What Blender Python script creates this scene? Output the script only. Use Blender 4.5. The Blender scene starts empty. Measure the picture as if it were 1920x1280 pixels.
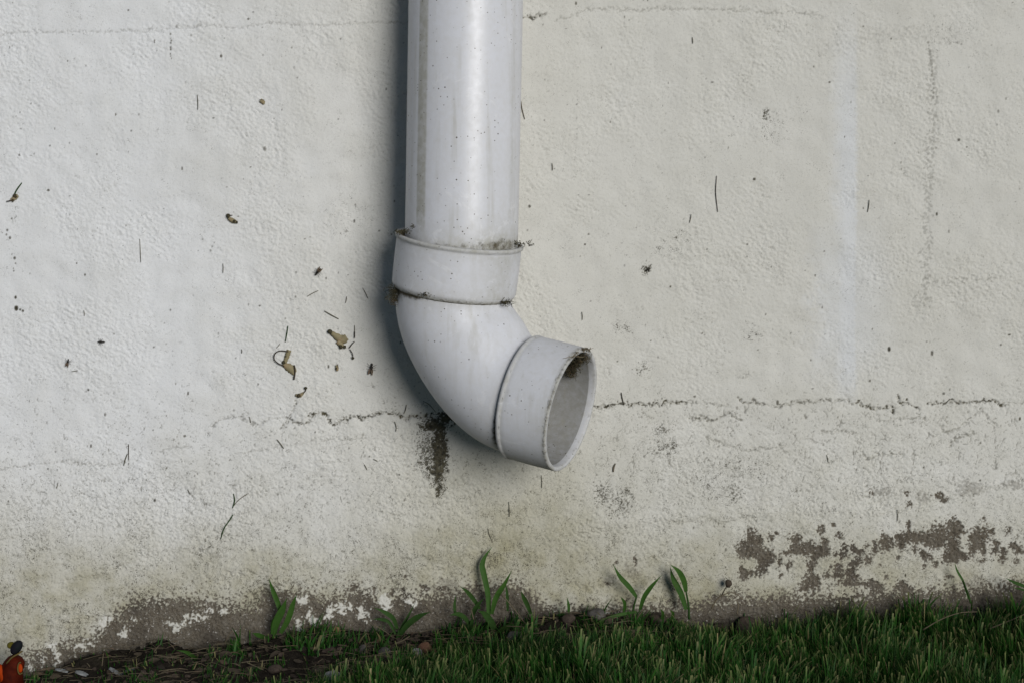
import bpy, math, random
import numpy as np
from mathutils import Vector
rng = np.random.default_rng(11)
random.seed(5)
R = math.radians
S = bpy.context.scene
COL = S.collection

# ------------------------------------------------------------------ camera
PITCH = R(8.0); D = 1.5; LENS = 54.0; F = LENS/36.0*1920.0
HCAM = D*math.tan(PITCH+math.atan((1150-640)/F))
cam = bpy.data.cameras.new("camera"); cam.lens = LENS; cam.sensor_width = 36.0
cam.clip_start = 0.02; cam.clip_end = 500.0
co = bpy.data.objects.new("camera", cam); COL.objects.link(co)
co.location = (0, -D, HCAM); co.rotation_euler = (R(90)-PITCH, 0, 0); S.camera = co
CP, SP = math.cos(PITCH), math.sin(PITCH)
CAM = np.array([0, -D, HCAM])
FWD = np.array([0, CP, -SP]); UP = np.array([0, SP, CP]); RT = np.array([1.0, 0, 0])

# ------------------------------------------------------------------ light
SUN_AZ, SUN_EL = R(24.5), R(15)          # azimuth to the right of the wall's normal, elevation
world = bpy.data.worlds.new("World"); S.world = world; world.use_nodes = True
wn = world.node_tree.nodes; wl = world.node_tree.links
sky = wn.new("ShaderNodeTexSky"); sky.sky_type = 'NISHITA'; sky.sun_disc = False
sky.sun_elevation = SUN_EL; sky.sun_rotation = math.pi-SUN_AZ
sky.air_density = 1.0; sky.dust_density = 0.2; sky.ozone_density = 4.0
wn["Background"].inputs[1].default_value = 0.065
wl.new(sky.outputs[0], wn["Background"].inputs[0])
sun = bpy.data.lights.new("sun", 'SUN'); sun.energy = 4.9; sun.angle = R(26); sun.color = (1.0, 0.975, 0.94)
so = bpy.data.objects.new("sun", sun); COL.objects.link(so)
so.rotation_euler = Vector((-math.sin(SUN_AZ)*math.cos(SUN_EL), math.cos(SUN_AZ)*math.cos(SUN_EL), -math.sin(SUN_EL))).to_track_quat('-Z', 'Y').to_euler()
S.view_settings.view_transform = 'Standard'; S.view_settings.look = 'None'
S.view_settings.exposure = -0.74; S.view_settings.gamma = 1.0
S.view_settings.use_curve_mapping = False
S.render.engine = 'CYCLES'
try:
    S.cycles.max_bounces = 6; S.cycles.diffuse_bounces = 4
except Exception: pass

# ------------------------------------------------------------------ helpers
def ray(px, py):
    return FWD + RT*((px-960)/F) + UP*((640-py)/F)
def at(px, py, Y=0.0):
    d = ray(px, py); t = (Y-CAM[1])/d[1]; return CAM+d*t
def project(P):
    v = np.asarray(P)-CAM; z = v@FWD
    return 960+F*(v@RT)/z, 640-F*(v@UP)/z
def camdir(r, u, t):                       # right, up, towards the viewer
    v = RT*r+UP*u-FWD*t; return v/np.linalg.norm(v)
def sstep(a, b, x):
    t = np.clip((x-a)/(b-a), 0, 1); return t*t*(3-2*t)

def mesh_obj(name, V, Fq, mat, parent=None, smooth=True, attrs=None):
    """V (n,3) array, Fq list/array of quads or mixed faces -> ONE mesh object."""
    me = bpy.data.meshes.new(name)
    V = np.asarray(V, dtype=np.float32)
    if isinstance(Fq, np.ndarray):
        n, k = Fq.shape
        me.vertices.add(len(V)); me.vertices.foreach_set("co", V.ravel())
        me.loops.add(n*k); me.loops.foreach_set("vertex_index", Fq.astype(np.int32).ravel())
        me.polygons.add(n); me.polygons.foreach_set("loop_start", np.arange(0, n*k, k, dtype=np.int32))
        me.update(calc_edges=True)
    else:
        me.from_pydata([tuple(map(float, v)) for v in V], [], [tuple(int(i) for i in f) for f in Fq])
    me.polygons.foreach_set("use_smooth", np.full(len(me.polygons), smooth))
    if attrs:
        for k, a in attrs.items():
            at_ = me.attributes.new(k, 'FLOAT', 'POINT'); at_.data.foreach_set("value", np.asarray(a, dtype=np.float32).ravel())
    me.materials.append(mat); me.update()
    o = bpy.data.objects.new(name, me); COL.objects.link(o)
    if parent is not None:
        o.parent = parent
        w = parent.location if parent.parent is None else parent.location+parent.parent.location
        me.transform(__import__('mathutils').Matrix.Translation(-w))
    return o
def tag(o, label=None, cat=None, group=None, kind=None):
    if label: o["label"] = label
    if cat: o["category"] = cat
    if group: o["group"] = group
    if kind: o["kind"] = kind
    return o
def thing(name, loc, label, cat, group=None):
    o = bpy.data.objects.new(name, None); COL.objects.link(o); o.location = Vector([float(c) for c in loc]); o.empty_display_size = .02
    return tag(o, label, cat, group)
def rebase(o, loc):
    """put a mesh object's origin at loc without moving its geometry"""
    l = Vector([float(c) for c in loc])
    o.data.transform(__import__('mathutils').Matrix.Translation(-l)); o.location = l
    return o
def dup(o, parent=None):
    c = o.copy(); COL.objects.link(c); c.parent = parent
    for ch in list(o.children): dup(ch, c)
    return c

class MB:
    def __init__(s): s.v = []; s.f = []; s.a = []
    def add(s, V, Fs, a=0.0):
        b = len(s.v); s.v += [tuple(map(float, p)) for p in V]; s.f += [tuple(i+b for i in f) for f in Fs]
        s.a += [a]*len(V)
    def tube(s, pts, rad, n=6, a=0.0):
        pts = [np.asarray(p, float) for p in pts]; m = len(pts)
        rad = rad if hasattr(rad, '__len__') else [rad]*m
        V = []; Fs = []
        for i, p in enumerate(pts):
            t = pts[min(i+1, m-1)]-pts[max(i-1, 0)]; t = t/(np.linalg.norm(t)+1e-12)
            u = np.cross(t, [0.13, 1, 0.07]); 
            if np.linalg.norm(u) < 1e-3: u = np.cross(t, [1, 0, 0])
            u /= np.linalg.norm(u); w = np.cross(t, u)
            for k in range(n):
                q = 2*math.pi*k/n; V.append(p+rad[i]*(math.cos(q)*u+math.sin(q)*w))
        for i in range(m-1):
            for k in range(n):
                Fs.append((i*n+k, i*n+(k+1) % n, (i+1)*n+(k+1) % n, (i+1)*n+k))
        Fs.append(tuple(range(n))[::-1]); Fs.append(tuple((m-1)*n+k for k in range(n)))
        s.add(V, Fs, a)
    def strip(s, pts, wid, nrm=(0, -1, 0), fold=0.25, th=0.0, a=0.0):
        """leaf-like ribbon with a folded midrib; nrm is roughly its facing"""
        pts = [np.asarray(p, float) for p in pts]; m = len(pts); V = []; Fs = []
        nrm = np.asarray(nrm, float)
        for i, p in enumerate(pts):
            t = pts[min(i+1, m-1)]-pts[max(i-1, 0)]; t /= np.linalg.norm(t)+1e-12
            sd = np.cross(t, nrm); sd /= np.linalg.norm(sd)+1e-12
            nn = np.cross(sd, t); w = wid[i]/2
            V += [p-sd*w+nn*w*fold, p-nn*0, p+sd*w+nn*w*fold]
        for i in range(m-1):
            b = 3*i
            Fs += [(b, b+1, b+4, b+3), (b+1, b+2, b+5, b+4)]
        if th:
            k = len(V); V += [v+nrm*(-th) for v in V]
            Fs += [tuple(q+k for q in f[::-1]) for f in list(Fs)]
            for i in range(m-1):
                b = 3*i; Fs += [(b, b+3, b+3+k, b+k), (b+2+k, b+5+k, b+5, b+2)]
            Fs += [(0, 0+k, 1+k, 1), (1, 1+k, 2+k, 2), (3*m-3, 3*m-2, 3*m-2+k, 3*m-3+k), (3*m-2, 3*m-1, 3*m-1+k, 3*m-2+k)]
        s.add(V, Fs, a)
    def blob(s, c, r, n=10, m=7, jit=0.15, a=0.0, seed=None):
        rr = random.Random(seed if seed is not None else random.random()); c = np.asarray(c, float); r = np.asarray(r, float)
        V = [c+np.array([0, 0, r[2]])]; Fs = []
        for i in range(1, m):
            th = math.pi*i/m
            for k in range(n):
                ph = 2*math.pi*k/n; q = 1+rr.uniform(-jit, jit)
                V.append(c+r*q*np.array([math.sin(th)*math.cos(ph), math.sin(th)*math.sin(ph), math.cos(th)]))
        V.append(c-np.array([0, 0, r[2]]))
        for k in range(n): Fs.append((0, 1+k, 1+(k+1) % n))
        for i in range(m-2):
            for k in range(n):
                a0 = 1+i*n; Fs.append((a0+k, a0+n+k, a0+n+(k+1) % n, a0+(k+1) % n))
        L = len(V)-1; a0 = 1+(m-2)*n
        for k in range(n): Fs.append((L, a0+(k+1) % n, a0+k))
        s.add(V, Fs, a)
    def build(s, name, mat, parent=None, smooth=True):
        return mesh_obj(name, np.array(s.v), s.f, mat, parent, smooth, {"var": s.a})

def spline(P, n):
    """Catmull-Rom through the control points, n samples"""
    P = np.asarray(P, float); m = len(P)
    Q = np.vstack([2*P[0]-P[1], P, 2*P[-1]-P[-2]]); out = []
    for u in np.linspace(0, m-1-1e-9, n):
        i = int(u); t = u-i; a, b, c, d = Q[i:i+4]
        out.append(0.5*((2*b)+(-a+c)*t+(2*a-5*b+4*c-d)*t*t+(-a+3*b-3*c+d)*t**3))
    return np.array(out)

# ------------------------------------------------------------------ material helpers
class NT:
    def __init__(s, name):
        s.m = bpy.data.materials.new(name); s.m.use_nodes = True; s.t = s.m.node_tree; s.n = s.t.nodes
        s.b = s.n["Principled BSDF"]; s.out = s.n["Material Output"]
    def N(s, typ, **kw):
        n = s.n.new(typ)
        for k, v in kw.items(): setattr(n, k, v)
        return n
    def L(s, a, b): s.t.links.new(a, b)
    def attr(s, name): return s.N("ShaderNodeAttribute", attribute_name=name).outputs["Fac"]
    def coord(s):
        return s.N("ShaderNodeTexCoord").outputs["Object"]
    def noise(s, scale, detail=4, rough=.6, vec=None, dist=0.0):
        n = s.N("ShaderNodeTexNoise"); n.inputs["Scale"].default_value = scale; n.inputs["Detail"].default_value = detail
        n.inputs["Roughness"].default_value = rough; n.inputs["Distortion"].default_value = dist
        s.L(vec if vec else s.coord(), n.inputs["Vector"]); return n.outputs["Fac"]
    def vor(s, scale, feature='F1', vec=None):
        n = s.N("ShaderNodeTexVoronoi", feature=feature); n.inputs["Scale"].default_value = scale
        s.L(vec if vec else s.coord(), n.inputs["Vector"]); return n
    def rng(s, x, a, b, c=0.0, d=1.0):
        n = s.N("ShaderNodeMapRange"); s.L(x, n.inputs[0])
        for i, v in enumerate((a, b, c, d)): n.inputs[i+1].default_value = v
        return n.outputs[0]
    def math(s, op, a, b=0.5):
        n = s.N("ShaderNodeMath", operation=op)
        for i, v in enumerate((a, b)):
            if isinstance(v, (int, float)): n.inputs[i].default_value = v
            else: s.L(v, n.inputs[i])
        return n.outputs[0]
    def mix(s, f, a, b, mode='MIX'):
        n = s.N("ShaderNodeMix", data_type='RGBA', blend_type=mode)
        if isinstance(f, (int, float)): n.inputs[0].default_value = f
        else: s.L(f, n.inputs[0])
        for sock, v in ((n.inputs[6], a), (n.inputs[7], b)):
            if isinstance(v, tuple): sock.default_value = (*v, 1)
            else: s.L(v, sock)
        return n.outputs[2]
    def bump(s, h, strength, dist, prev=None):
        n = s.N("ShaderNodeBump"); n.inputs["Strength"].default_value = strength; n.inputs["Distance"].default_value = dist
        s.L(h, n.inputs["Height"])
        if prev: s.L(prev, n.inputs["Normal"])
        return n.outputs[0]
    def fin(s, col, rough=.8, nrm=None, spec=.3):
        if isinstance(col, tuple): s.b.inputs["Base Color"].default_value = (*col, 1)
        else: s.L(col, s.b.inputs["Base Color"])
        if isinstance(rough, (int, float)): s.b.inputs["Roughness"].default_value = rough
        else: s.L(rough, s.b.inputs["Roughness"])
        s.b.inputs["Specular IOR Level"].default_value = spec
        if nrm: s.L(nrm, s.b.inputs["Normal"])
        return s.m

def m_wall():
    t = NT("painted_render")
    bare, dirt, tint, pale_blue, pep = t.attr("bare"), t.attr("dirt"), t.attr("tint"), t.attr("pale_blue"), t.attr("pepper")
    big = t.noise(5, 5, .6); mid = t.noise(60, 5, .65); fine = t.noise(700, 3, .7); grain = t.noise(1600, 2, .6)
    c = t.mix(t.rng(big, .35, .65), (.632, .628, .604), (.66, .658, .637))
    c = t.mix(pale_blue, c, (.69, .712, .75))
    c = t.mix(tint, c, (.315, .295, .20))
    # fine mottling of dust held in the paint
    c = t.mix(t.math('MULTIPLY', t.rng(mid, .45, .75), .10), c, (.40, .39, .33))
    c = t.mix(t.math('MULTIPLY', t.rng(fine, .58, .80), t.math('ADD', t.math('MULTIPLY', tint, .9), .25)), c, (.12, .11, .08))
    pn = t.math('ADD', t.noise(1150, 3, .75), t.math('MULTIPLY', t.math('SUBTRACT', t.noise(170, 4, .7), .5), .55))
    pm = t.rng(t.math('ADD', pn, t.math('MULTIPLY', pep, .26)), .665, .73)
    c = t.mix(t.math('MULTIPLY', pm, t.rng(pep, 0, .15)), c, (.045, .04, .025))
    # raw render: grey-brown with sand grains
    b = t.mix(t.rng(grain, .35, .7), (.046, .037, .027), (.19, .165, .125))
    b = t.mix(t.math('MULTIPLY', t.rng(t.noise(150, 5, .7), .45, .62), .8), b, (.15, .135, .11))
    b = t.mix(t.math('MULTIPLY', t.rng(t.noise(25, 4, .6), .5, .7), .7), b, (.05, .042, .033))
    b = t.mix(t.rng(t.noise(420, 2, .5), .66, .70), b, (.38, .36, .33))
    c = t.mix(bare, c, b)
    d = t.mix(t.rng(t.noise(300, 3, .6), .35, .65), (.022, .02, .014), (.085, .075, .045))
    c = t.mix(dirt, c, d)
    n = t.bump(mid, .35, .0012)
    n = t.bump(fine, .55, .0005, n)
    n = t.bump(t.math('MULTIPLY', grain, t.math('ADD', bare, .15)), .7, .0008, n)
    return t.fin(c, .82, n, .25)

def m_pvc(r0=.40, r1=.56, name="weathered_white_plastic", dim=1.0, spec=.4):
    t = NT(name)
    g, g2 = t.attr("grime"), t.attr("film")
    a = t.noise(14, 5, .65); b = t.noise(160, 5, .7); c0 = t.noise(900, 2, .6)
    c = t.mix(t.rng(a, .35, .7), tuple(v*dim for v in (.60, .612, .655)), tuple(v*dim for v in (.565, .575, .605)))
    # thin film of dust; the pipe's painted reflection band comes in with it
    c = t.mix(t.math('MULTIPLY', t.rng(b, .4, .75), .25), c, tuple(v*dim for v in (.46, .44, .40)))
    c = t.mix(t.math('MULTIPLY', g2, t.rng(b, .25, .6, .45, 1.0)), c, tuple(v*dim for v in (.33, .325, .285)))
    gg = t.rng(t.math('ADD', g, t.math('MULTIPLY', t.math('SUBTRACT', t.noise(170, 5, .65), .5), .9)), .45, .75)
    gm = t.math('MULTIPLY', gg, t.rng(g, 0.02, .25))
    c = t.mix(gm, c, (.075, .062, .035))
    # faint run-off streaks down the plastic and chalky scuffs
    mp = t.N("ShaderNodeMapping"); mp.inputs["Scale"].default_value = (95, 95, 3.5); t.L(t.coord(), mp.inputs[0])
    sk = t.noise(1.0, 4, .6, mp.outputs[0])
    c = t.mix(t.math('MULTIPLY', t.math('MULTIPLY', t.rng(sk, .54, .70), t.rng(a, .35, .6)), .34), c, (.30, .285, .22))
    sf = t.noise(26, 5, .75, None, 1.5)
    c = t.mix(t.math('MULTIPLY', t.rng(sf, .60, .66), .30), c, (.72*dim, .725*dim, .74*dim))
    # splashed specks
    for sc, rd, th in ((330, .14, .84), (190, .10, .78), (90, .055, .84)):
        v = t.vor(sc); dist = t.rng(v.outputs["Distance"], rd, rd*1.5, 1, 0)
        sep = t.N("ShaderNodeSeparateColor"); t.L(v.outputs["Color"], sep.inputs[0])
        m = t.math('MULTIPLY', dist, t.math('GREATER_THAN', sep.outputs[0], th))
        m = t.math('MULTIPLY', m, t.rng(t.noise(30, 3, .6), .44, .56))
        c = t.mix(m, c, (.06, .05, .03))
    rough = t.rng(b, .35, .75, r0, r1)
    rr = t.math('ADD', rough, t.math('MULTIPLY', t.math('MAXIMUM', gm, g2), .4))
    n = t.bump(t.noise(38, 2, .5), .05, .002)
    n = t.bump(b, .10, .0005, n)
    n = t.bump(gm, .8, .0012, n)
    return t.fin(c, rr, n, spec)

def m_soil():
    t = NT("dark_soil")
    a = t.noise(30, 6, .7); b = t.noise(260, 5, .75); e = t.noise(900, 3, .7)
    c = t.mix(t.rng(b, .35, .7), (.010, .008, .006), (.045, .036, .027))
    c = t.mix(t.rng(a, .5, .7), c, (.035, .032, .02))
    c = t.mix(t.rng(e, .66, .72), c, (.15, .13, .11))
    far = t.N("ShaderNodeSeparateXYZ"); t.L(t.coord(), far.inputs[0])
    g = t.rng(far.outputs[1], -1.2, -1.9)
    c = t.mix(g, c, t.mix(t.rng(a, .3, .7), (.016, .03, .008), (.03, .05, .014)))
    n = t.bump(b, .9, .004); n = t.bump(e, .7, .0015, n)
    return t.fin(c, .95, n, .1)

def m_leaf(name, c1, c2, tip=None, rough=.5, trans=.3, spec=.3):
    t = NT(name)
    v = t.attr("var")
    c = t.mix(v, c1, c2)
    c = t.mix(t.math('MULTIPLY', t.rng(t.noise(45, 4, .7), .55, .75), .5), c, (c2[0]*1.9, c2[1]*1.15, c2[2]*1.2))
    c = t.mix(t.math('MULTIPLY', t.rng(t.noise(220, 4, .6), .45, .7), .35), c, tuple(x*.55 for x in c1))
    if tip:
        c = t.mix(t.attr("dry"), c, tip)
    t.fin(c, rough, t.bump(t.noise(600, 2, .5), .3, .0004), spec)
    if trans:
        tr = t.N("ShaderNodeBsdfTranslucent"); t.L(c, tr.inputs[0]); mx = t.N("ShaderNodeMixShader"); mx.inputs[0].default_value = trans
        t.L(t.b.outputs[0], mx.inputs[1]); t.L(tr.outputs[0], mx.inputs[2]); t.L(mx.outputs[0], t.out.inputs[0])
    return t.m

def m_stone(name, c1, c2, rough=.85, sc=150):
    t = NT(name)
    a = t.noise(sc, 5, .65); b = t.noise(sc*5, 4, .7)
    c = t.mix(t.rng(a, .35, .65), c1, c2); c = t.mix(t.math('MULTIPLY', t.rng(b, .5, .75), .6), c, tuple(x*.4 for x in c1))
    return t.fin(c, rough, t.bump(a, .6, .002, t.bump(b, .5, .0006)), .25)

MW = m_wall(); MP = m_pvc(); MP3 = m_pvc(.7, .8, "bore_shade_plastic", .62); MP2 = m_pvc(.30, .40, "smooth_white_plastic", 1.0, .4); MS = m_soil()
M_GRASS = m_leaf("lawn_grass", (.011, .052, .008), (.038, .130, .019), (.26, .22, .11), .5, .3, .15)
M_WEED = m_leaf("weed_leaf", (.030, .085, .012), (.05, .12, .022), None, .6, .3, .15)
M_WEEDD = m_leaf("dull_weed_leaf", (.025, .065, .014), (.04, .09, .022), None, .65, .3, .12)
M_STRAW = m_leaf("dry_straw", (.075, .06, .036), (.17, .14, .09), None, .7, .15)
M_LITTER = m_leaf("leaf_litter", (.022, .017, .011), (.085, .066, .045), None, .8, .1)
M_TWIG = m_leaf("dark_clipping", (.08, .078, .055), (.14, .13, .09), None, .8, 0)
M_TAN = m_leaf("dried_membrane", (.30, .26, .15), (.38, .33, .20), None, .7, .3)
M_BLACK = m_stone("black_chitin", (.012, .011, .009), (.03, .025, .02), .4, 700)
M_WING = m_leaf("brown_wing", (.10, .07, .045), (.16, .12, .08), None, .5, .3)
M_MOSS = m_leaf("dirt_fibre", (.02, .019, .012), (.075, .066, .035), None, .95, 0)
M_BROWN = m_stone("brown_stone", (.04, .029, .022), (.085, .064, .05))
M_GREYST = m_stone("grey_stone", (.06, .055, .05), (.13, .12, .11))
M_WHITEST = m_stone("white_stone", (.16, .155, .155), (.34, .33, .33), .6)
M_REDST = m_stone("red_brown_stone", (.13, .065, .04), (.20, .11, .07))
M_OCHRE = m_stone("ochre_crumb", (.16, .10, .045), (.24, .16, .08))
M_FLAKE = m_stone("paint_flake", (.10, .105, .105), (.30, .31, .31), .7)

# ------------------------------------------------------------------ the wall
def axis(lo, a, b, hi, fine, coarse):
    L = list(np.arange(lo, a-1e-9, coarse)); L = L if L else []
    mid = list(np.arange(a, b, fine)); up = list(np.arange(b, hi+1e-9, coarse))
    return np.array(L+mid+up)
STEP = 0.00084
xs = axis(-3.0, -0.78, 0.70, 3.0, STEP, .04)
zs = axis(-0.34, -0.10, 0.64, 2.8, STEP, .03)
nx, nz = len(xs), len(zs)
X, Z = np.meshgrid(xs, zs)
_v0, _v1, _v2 = X, D, Z-HCAM
_dep = D*CP-(Z-HCAM)*SP
PX = 960+F*X/_dep
PY = 640-F*(D*SP+(Z-HCAM)*CP)/_dep          # where each point of the wall falls in the photograph: only used to place its stains

FADE = sstep(-.78, -.72, X)*sstep(.70, .64, X)*sstep(.64, .60, Z)*sstep(-.10, -.09, Z)     # the fine relief stops where the mesh gets coarse
def spec_noise(wl, bw=.45, seed=0, ang=0, an=1.0, beta=None, lo=None):
    """band noise with wavelength wl (m); beta -> 1/f^beta between wl and lo"""
    g = np.random.default_rng(seed); W = np.fft.rfft2(g.standard_normal((nz, nx)))
    kz = np.fft.fftfreq(nz, STEP)[:, None]; kx = np.fft.rfftfreq(nx, STEP)[None, :]
    c, s_ = math.cos(ang), math.sin(ang)
    u = (kx*c+kz*s_)*an; v = (-kx*s_+kz*c)/an
    k = np.sqrt(u*u+v*v)+1e-9
    if beta is None: H = np.exp(-((k*wl-1)/bw)**2)
    else: H = (k**-beta)*(k > 1/wl)*(k < 1/lo)
    n = np.fft.irfft2(W*H, s=(nz, nx)); return (n-n.mean())/n.std()*FADE

n_big = spec_noise(.30, seed=1, beta=1.6, lo=.02)
n_lump = spec_noise(.030, .6, 2)
n_a = spec_noise(.0062, .5, 3, R(-35), 1.5)
n_b = spec_noise(.0042, .5, 4, R(25), 1.4)
n_c = spec_noise(.0026, .5, 5)
w1 = spec_noise(.05, seed=6, beta=1.3, lo=.003); w2 = spec_noise(.05, seed=7, beta=1.3, lo=.003)
w3 = spec_noise(.012, seed=8, beta=1.0, lo=.002); w4 = spec_noise(.012, seed=9, beta=1.0, lo=.002)
sel = spec_noise(.09, seed=10, beta=1.2, lo=.02)
sel2 = spec_noise(.16, seed=12, beta=1.4, lo=.02)
cr1 = spec_noise(.009, .6, 13, R(10), .72); cr2 = spec_noise(.007, .5, 14, R(-20), .8)
sp1 = spec_noise(.0028, .35, 15); sp2 = spec_noise(.0045, .4, 16)

QX = PX+w1*3.0+w3*2.6; QY = PY+w2*3.0+w4*2.6     # warped coordinates: ragged outlines
QX2 = PX+w3*1.2; QY2 = PY+w2*1.2+w4*1.4

def box(x0, x1, y0, y1):
    rows = np.where((PY[:, nx//2] > y0-30) & (PY[:, nx//2] < y1+30))[0]
    cols = np.where((PX[nz//2, :] > x0-60) & (PX[nz//2, :] < x1+60))[0]
    if len(rows) == 0 or len(cols) == 0: return None
    return slice(rows[0], rows[-1]+1), slice(cols[0], cols[-1]+1)
def segdist(pts, QX=QX2, QY=QY2, m=14):
    pts = np.asarray(pts, float); b = box(pts[:, 0].min()-m, pts[:, 0].max()+m, pts[:, 1].min()-m, pts[:, 1].max()+m)
    x = QX[b]; y = QY[b]; d = np.full(x.shape, 1e9)
    for (ax, ay), (bx, by) in zip(pts[:-1], pts[1:]):
        vx, vy = bx-ax, by-ay; t = np.clip(((x-ax)*vx+(y-ay)*vy)/(vx*vx+vy*vy+1e-9), 0, 1)
        d = np.minimum(d, np.hypot(x-ax-t*vx, y-ay-t*vy))
    return b, d
def ell(x, y, rx, ry, QX=QX, QY=QY, k=2.2):
    b = box(x-rx*k, x+rx*k, y-ry*k, y+ry*k)
    return b, np.sqrt(((QX[b]-x)/rx)**2+((QY[b]-y)/ry)**2)

H = np.zeros_like(X)                    # relief in mm, + = out of the wall
bare = np.zeros_like(X); dirt = np.zeros_like(X); tint = np.zeros_like(X); pepper = np.zeros_like(X); pale_blue = np.zeros_like(X)

# --- trowelled paint relief
w5 = spec_noise(.012, seed=30, beta=1.1, lo=.0018)
rough = .62+.38*sstep(700, 1000, PY)+.42*np.clip(spec_noise(.22, seed=50, beta=1.6, lo=.03), -1.1, 1.6)
smoothL = sstep(300, 700, PX+200*w1*0)
relief = (.085*n_a+.085*n_b*(.6+.4*np.clip(sel2, -1, 1))+.06*n_c+.16*w5)*rough
H += relief+.55*n_big+.16*n_lump

# --- creases: short worm-like folds of thick paint, mostly low on the wall
low = sstep(560, 900, PY)
cre = np.exp(-(cr1/.10)**2)*sstep(.15, .9, spec_noise(.02, .5, 21)+.75*low-.35+.25*sel)*(.25+.75*low)
cre2 = np.exp(-(cr2/.12)**2)*sstep(.5, 1.2, spec_noise(.014, .5, 22)+.3*low+.25*sel2)*(.35+.65*low)
H -= .55*cre+.30*cre2
dirt = np.maximum(dirt, .78*cre*sstep(.1, .8, spec_noise(.012, .5, 23)+.3*low)+.30*cre2)
cr3 = spec_noise(.013, .55, 71, R(4), .62); reg = np.clip(sstep(735, 775, PY)*sstep(960, 880, PY)*sstep(1080, 1200, PX)+.7*sstep(850, 900, PY)*sstep(1090, 1020, PY)*sstep(700, 500, PX), 0, 1)
c3 = np.exp(-(cr3/.15)**2)*sstep(.15, .8, spec_noise(.022, .6, 72)+.5*w3)*reg
H -= .7*c3; dirt = np.maximum(dirt, .62*c3)
# dust caught in the pits
pit = sstep(1.5, 2.9, -(n_a*.4+n_b*.4+n_c*.3+.5*w5)/.82)*(.13+.30*low+.12*np.clip(sel, -1, 1.5))
dirt = np.maximum(dirt, np.clip(pit, 0, .6))
# tiny fly specks
fs = sstep(3.7, 4.0, sp1)*.8
dirt = np.maximum(dirt, fs)

# --- dark speckled mould and moss: (x, y, rx, ry, density)
for x, y, rx, ry, dn in [
    (824, 835, 16, 60, 1.35), (812, 795, 26, 16, 1.55), (842, 782, 26, 12, 1.5), (818, 880, 16, 30, 1.0), (826, 915, 10, 16, .95), (800, 850, 22, 50, .55),
    (1128, 925, 16, 24, .8), (1165, 945, 30, 32, .62), (1178, 925, 14, 16, .6), (1245, 802, 22, 10, .8), (1248, 838, 30, 14, .65), (1236, 818, 12, 30, .5), (1345, 905, 60, 45, .52),
    (1390, 880, 60, 35, .5), (1378, 922, 22, 22, .62), (975, 1045, 55, 40, .55), (960, 1085, 50, 36, .55), (500, 1120, 60, 45, .72), (470, 1100, 60, 30, .4), (650, 1065, 110, 30, .3),
    (560, 1105, 50, 25, .6), (350, 1130, 90, 18, .55), (1245, 465, 26, 20, .45), (1212, 505, 13, 8, .95), (1165, 612, 22, 12, .5), (1290, 445, 20, 14, .45), (1440, 215, 8, 10, .9), (1450, 245, 24, 30, .42),
    (1410, 625, 20, 16, .55), (1205, 692, 10, 10, .7), (1020, 1010, 60, 14, .3), (730, 1050, 120, 30, .28), (560, 940, 200, 50, .16), (1300, 1060, 130, 40, .34), (1180, 1080, 90, 40, .30),
    (100, 1150, 160, 50, .20), (380, 960, 60, 30, .25), (740, 945, 60, 40, .3), (1745, 340, 10, 12, .5), (1500, 40, 200, 22, .12), (1790, 60, 60, 40, .28), (25, 400, 10, 50, .25), (650, 400, 60, 60, .18),
    (980, 1160, 80, 26, .7), (870, 1130, 90, 30, .5), (560, 470, 100, 60, .10), (1590, 800, 330, 60, .13), (1750, 900, 130, 22, .30), (910, 940, 60, 25, .25), (560, 1090, 60, 20, .5)]:
    b, d = ell(x, y, rx, ry, k=1.8)
    if not (780 < x < 860 and 770 < y < 930): dn *= .62
    f = np.clip(1.15-d, 0, 1)*dn
    pepper[b] = np.maximum(pepper[b], np.clip(1.5-d, 0, 1)*min(1, dn*1.25))
    if dn < .38: continue
    m = sstep(1.28, 1.65, .5*sp1[b]+.55*sp2[b]+.35*w3[b]+2.9*f)*sstep(0, .12, f)*(.6+.4*min(1, dn))
    dirt[b] = np.maximum(dirt[b], m*.93)
# --- soft drips of dark dots
def dots(pts, r, dens=1.0, dk=.9):
    P = spline(pts, max(3, int(dens*sum(math.dist(a, b) for a, b in zip(pts[:-1], pts[1:]))/6)))
    for (x, y) in P:
        if rng.random() < .35: continue
        rr = r*rng.uniform(.5, 1.3); b = box(x-8, x+8, y-8, y+8)
        d = np.hypot(PX[b]-x-rng.normal(0, r*.4), (PY[b]-y)*.8)
        dirt[b] = np.maximum(dirt[b], dk*sstep(rr+.8, rr-.4, d))
dots([(320, 60), (321, 110)], 1.3, 1.6); dots([(290, 68), (290, 80)], 1.5, 2); dots([(1081, 170), (1082, 255)], .8, 1.0, .7)
dots([(1083, 155), (1082, 260)], .7, .8, .5); dots([(415, 440), (400, 455), (395, 470)], 1.6, .9, .6)
dots([(18, 470), (30, 490), (22, 500), (30, 512)], 1.7, 1.2); dots([(22, 410), (12, 440), (25, 448)], 1.7, 1.0); dots([(30, 578), (44, 583)], 3.0, 1.2, 1)
dots([(560, 752), (548, 765), (541, 785), (536, 800)], 1.5, 1.2, .8); dots([(1740, 80), (1748, 130), (1750, 200)], 2.2, .9, .5)
for i in range(420):
    x, y = rng.uniform(0, 1920), rng.uniform(0, 1100)
    r = rng.choice([.9, 1.2, 1.8, 2.6], p=[.5, .3, .15, .05])
    b = box(x-6, x+6, y-6, y+6); d = np.hypot(PX[b]-x, (PY[b]-y)*rng.choice([1, .6, 1.4])); dirt[b] = np.maximum(dirt[b], rng.uniform(.5, 1)*sstep(r+.7, r-.3, d))

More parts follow.
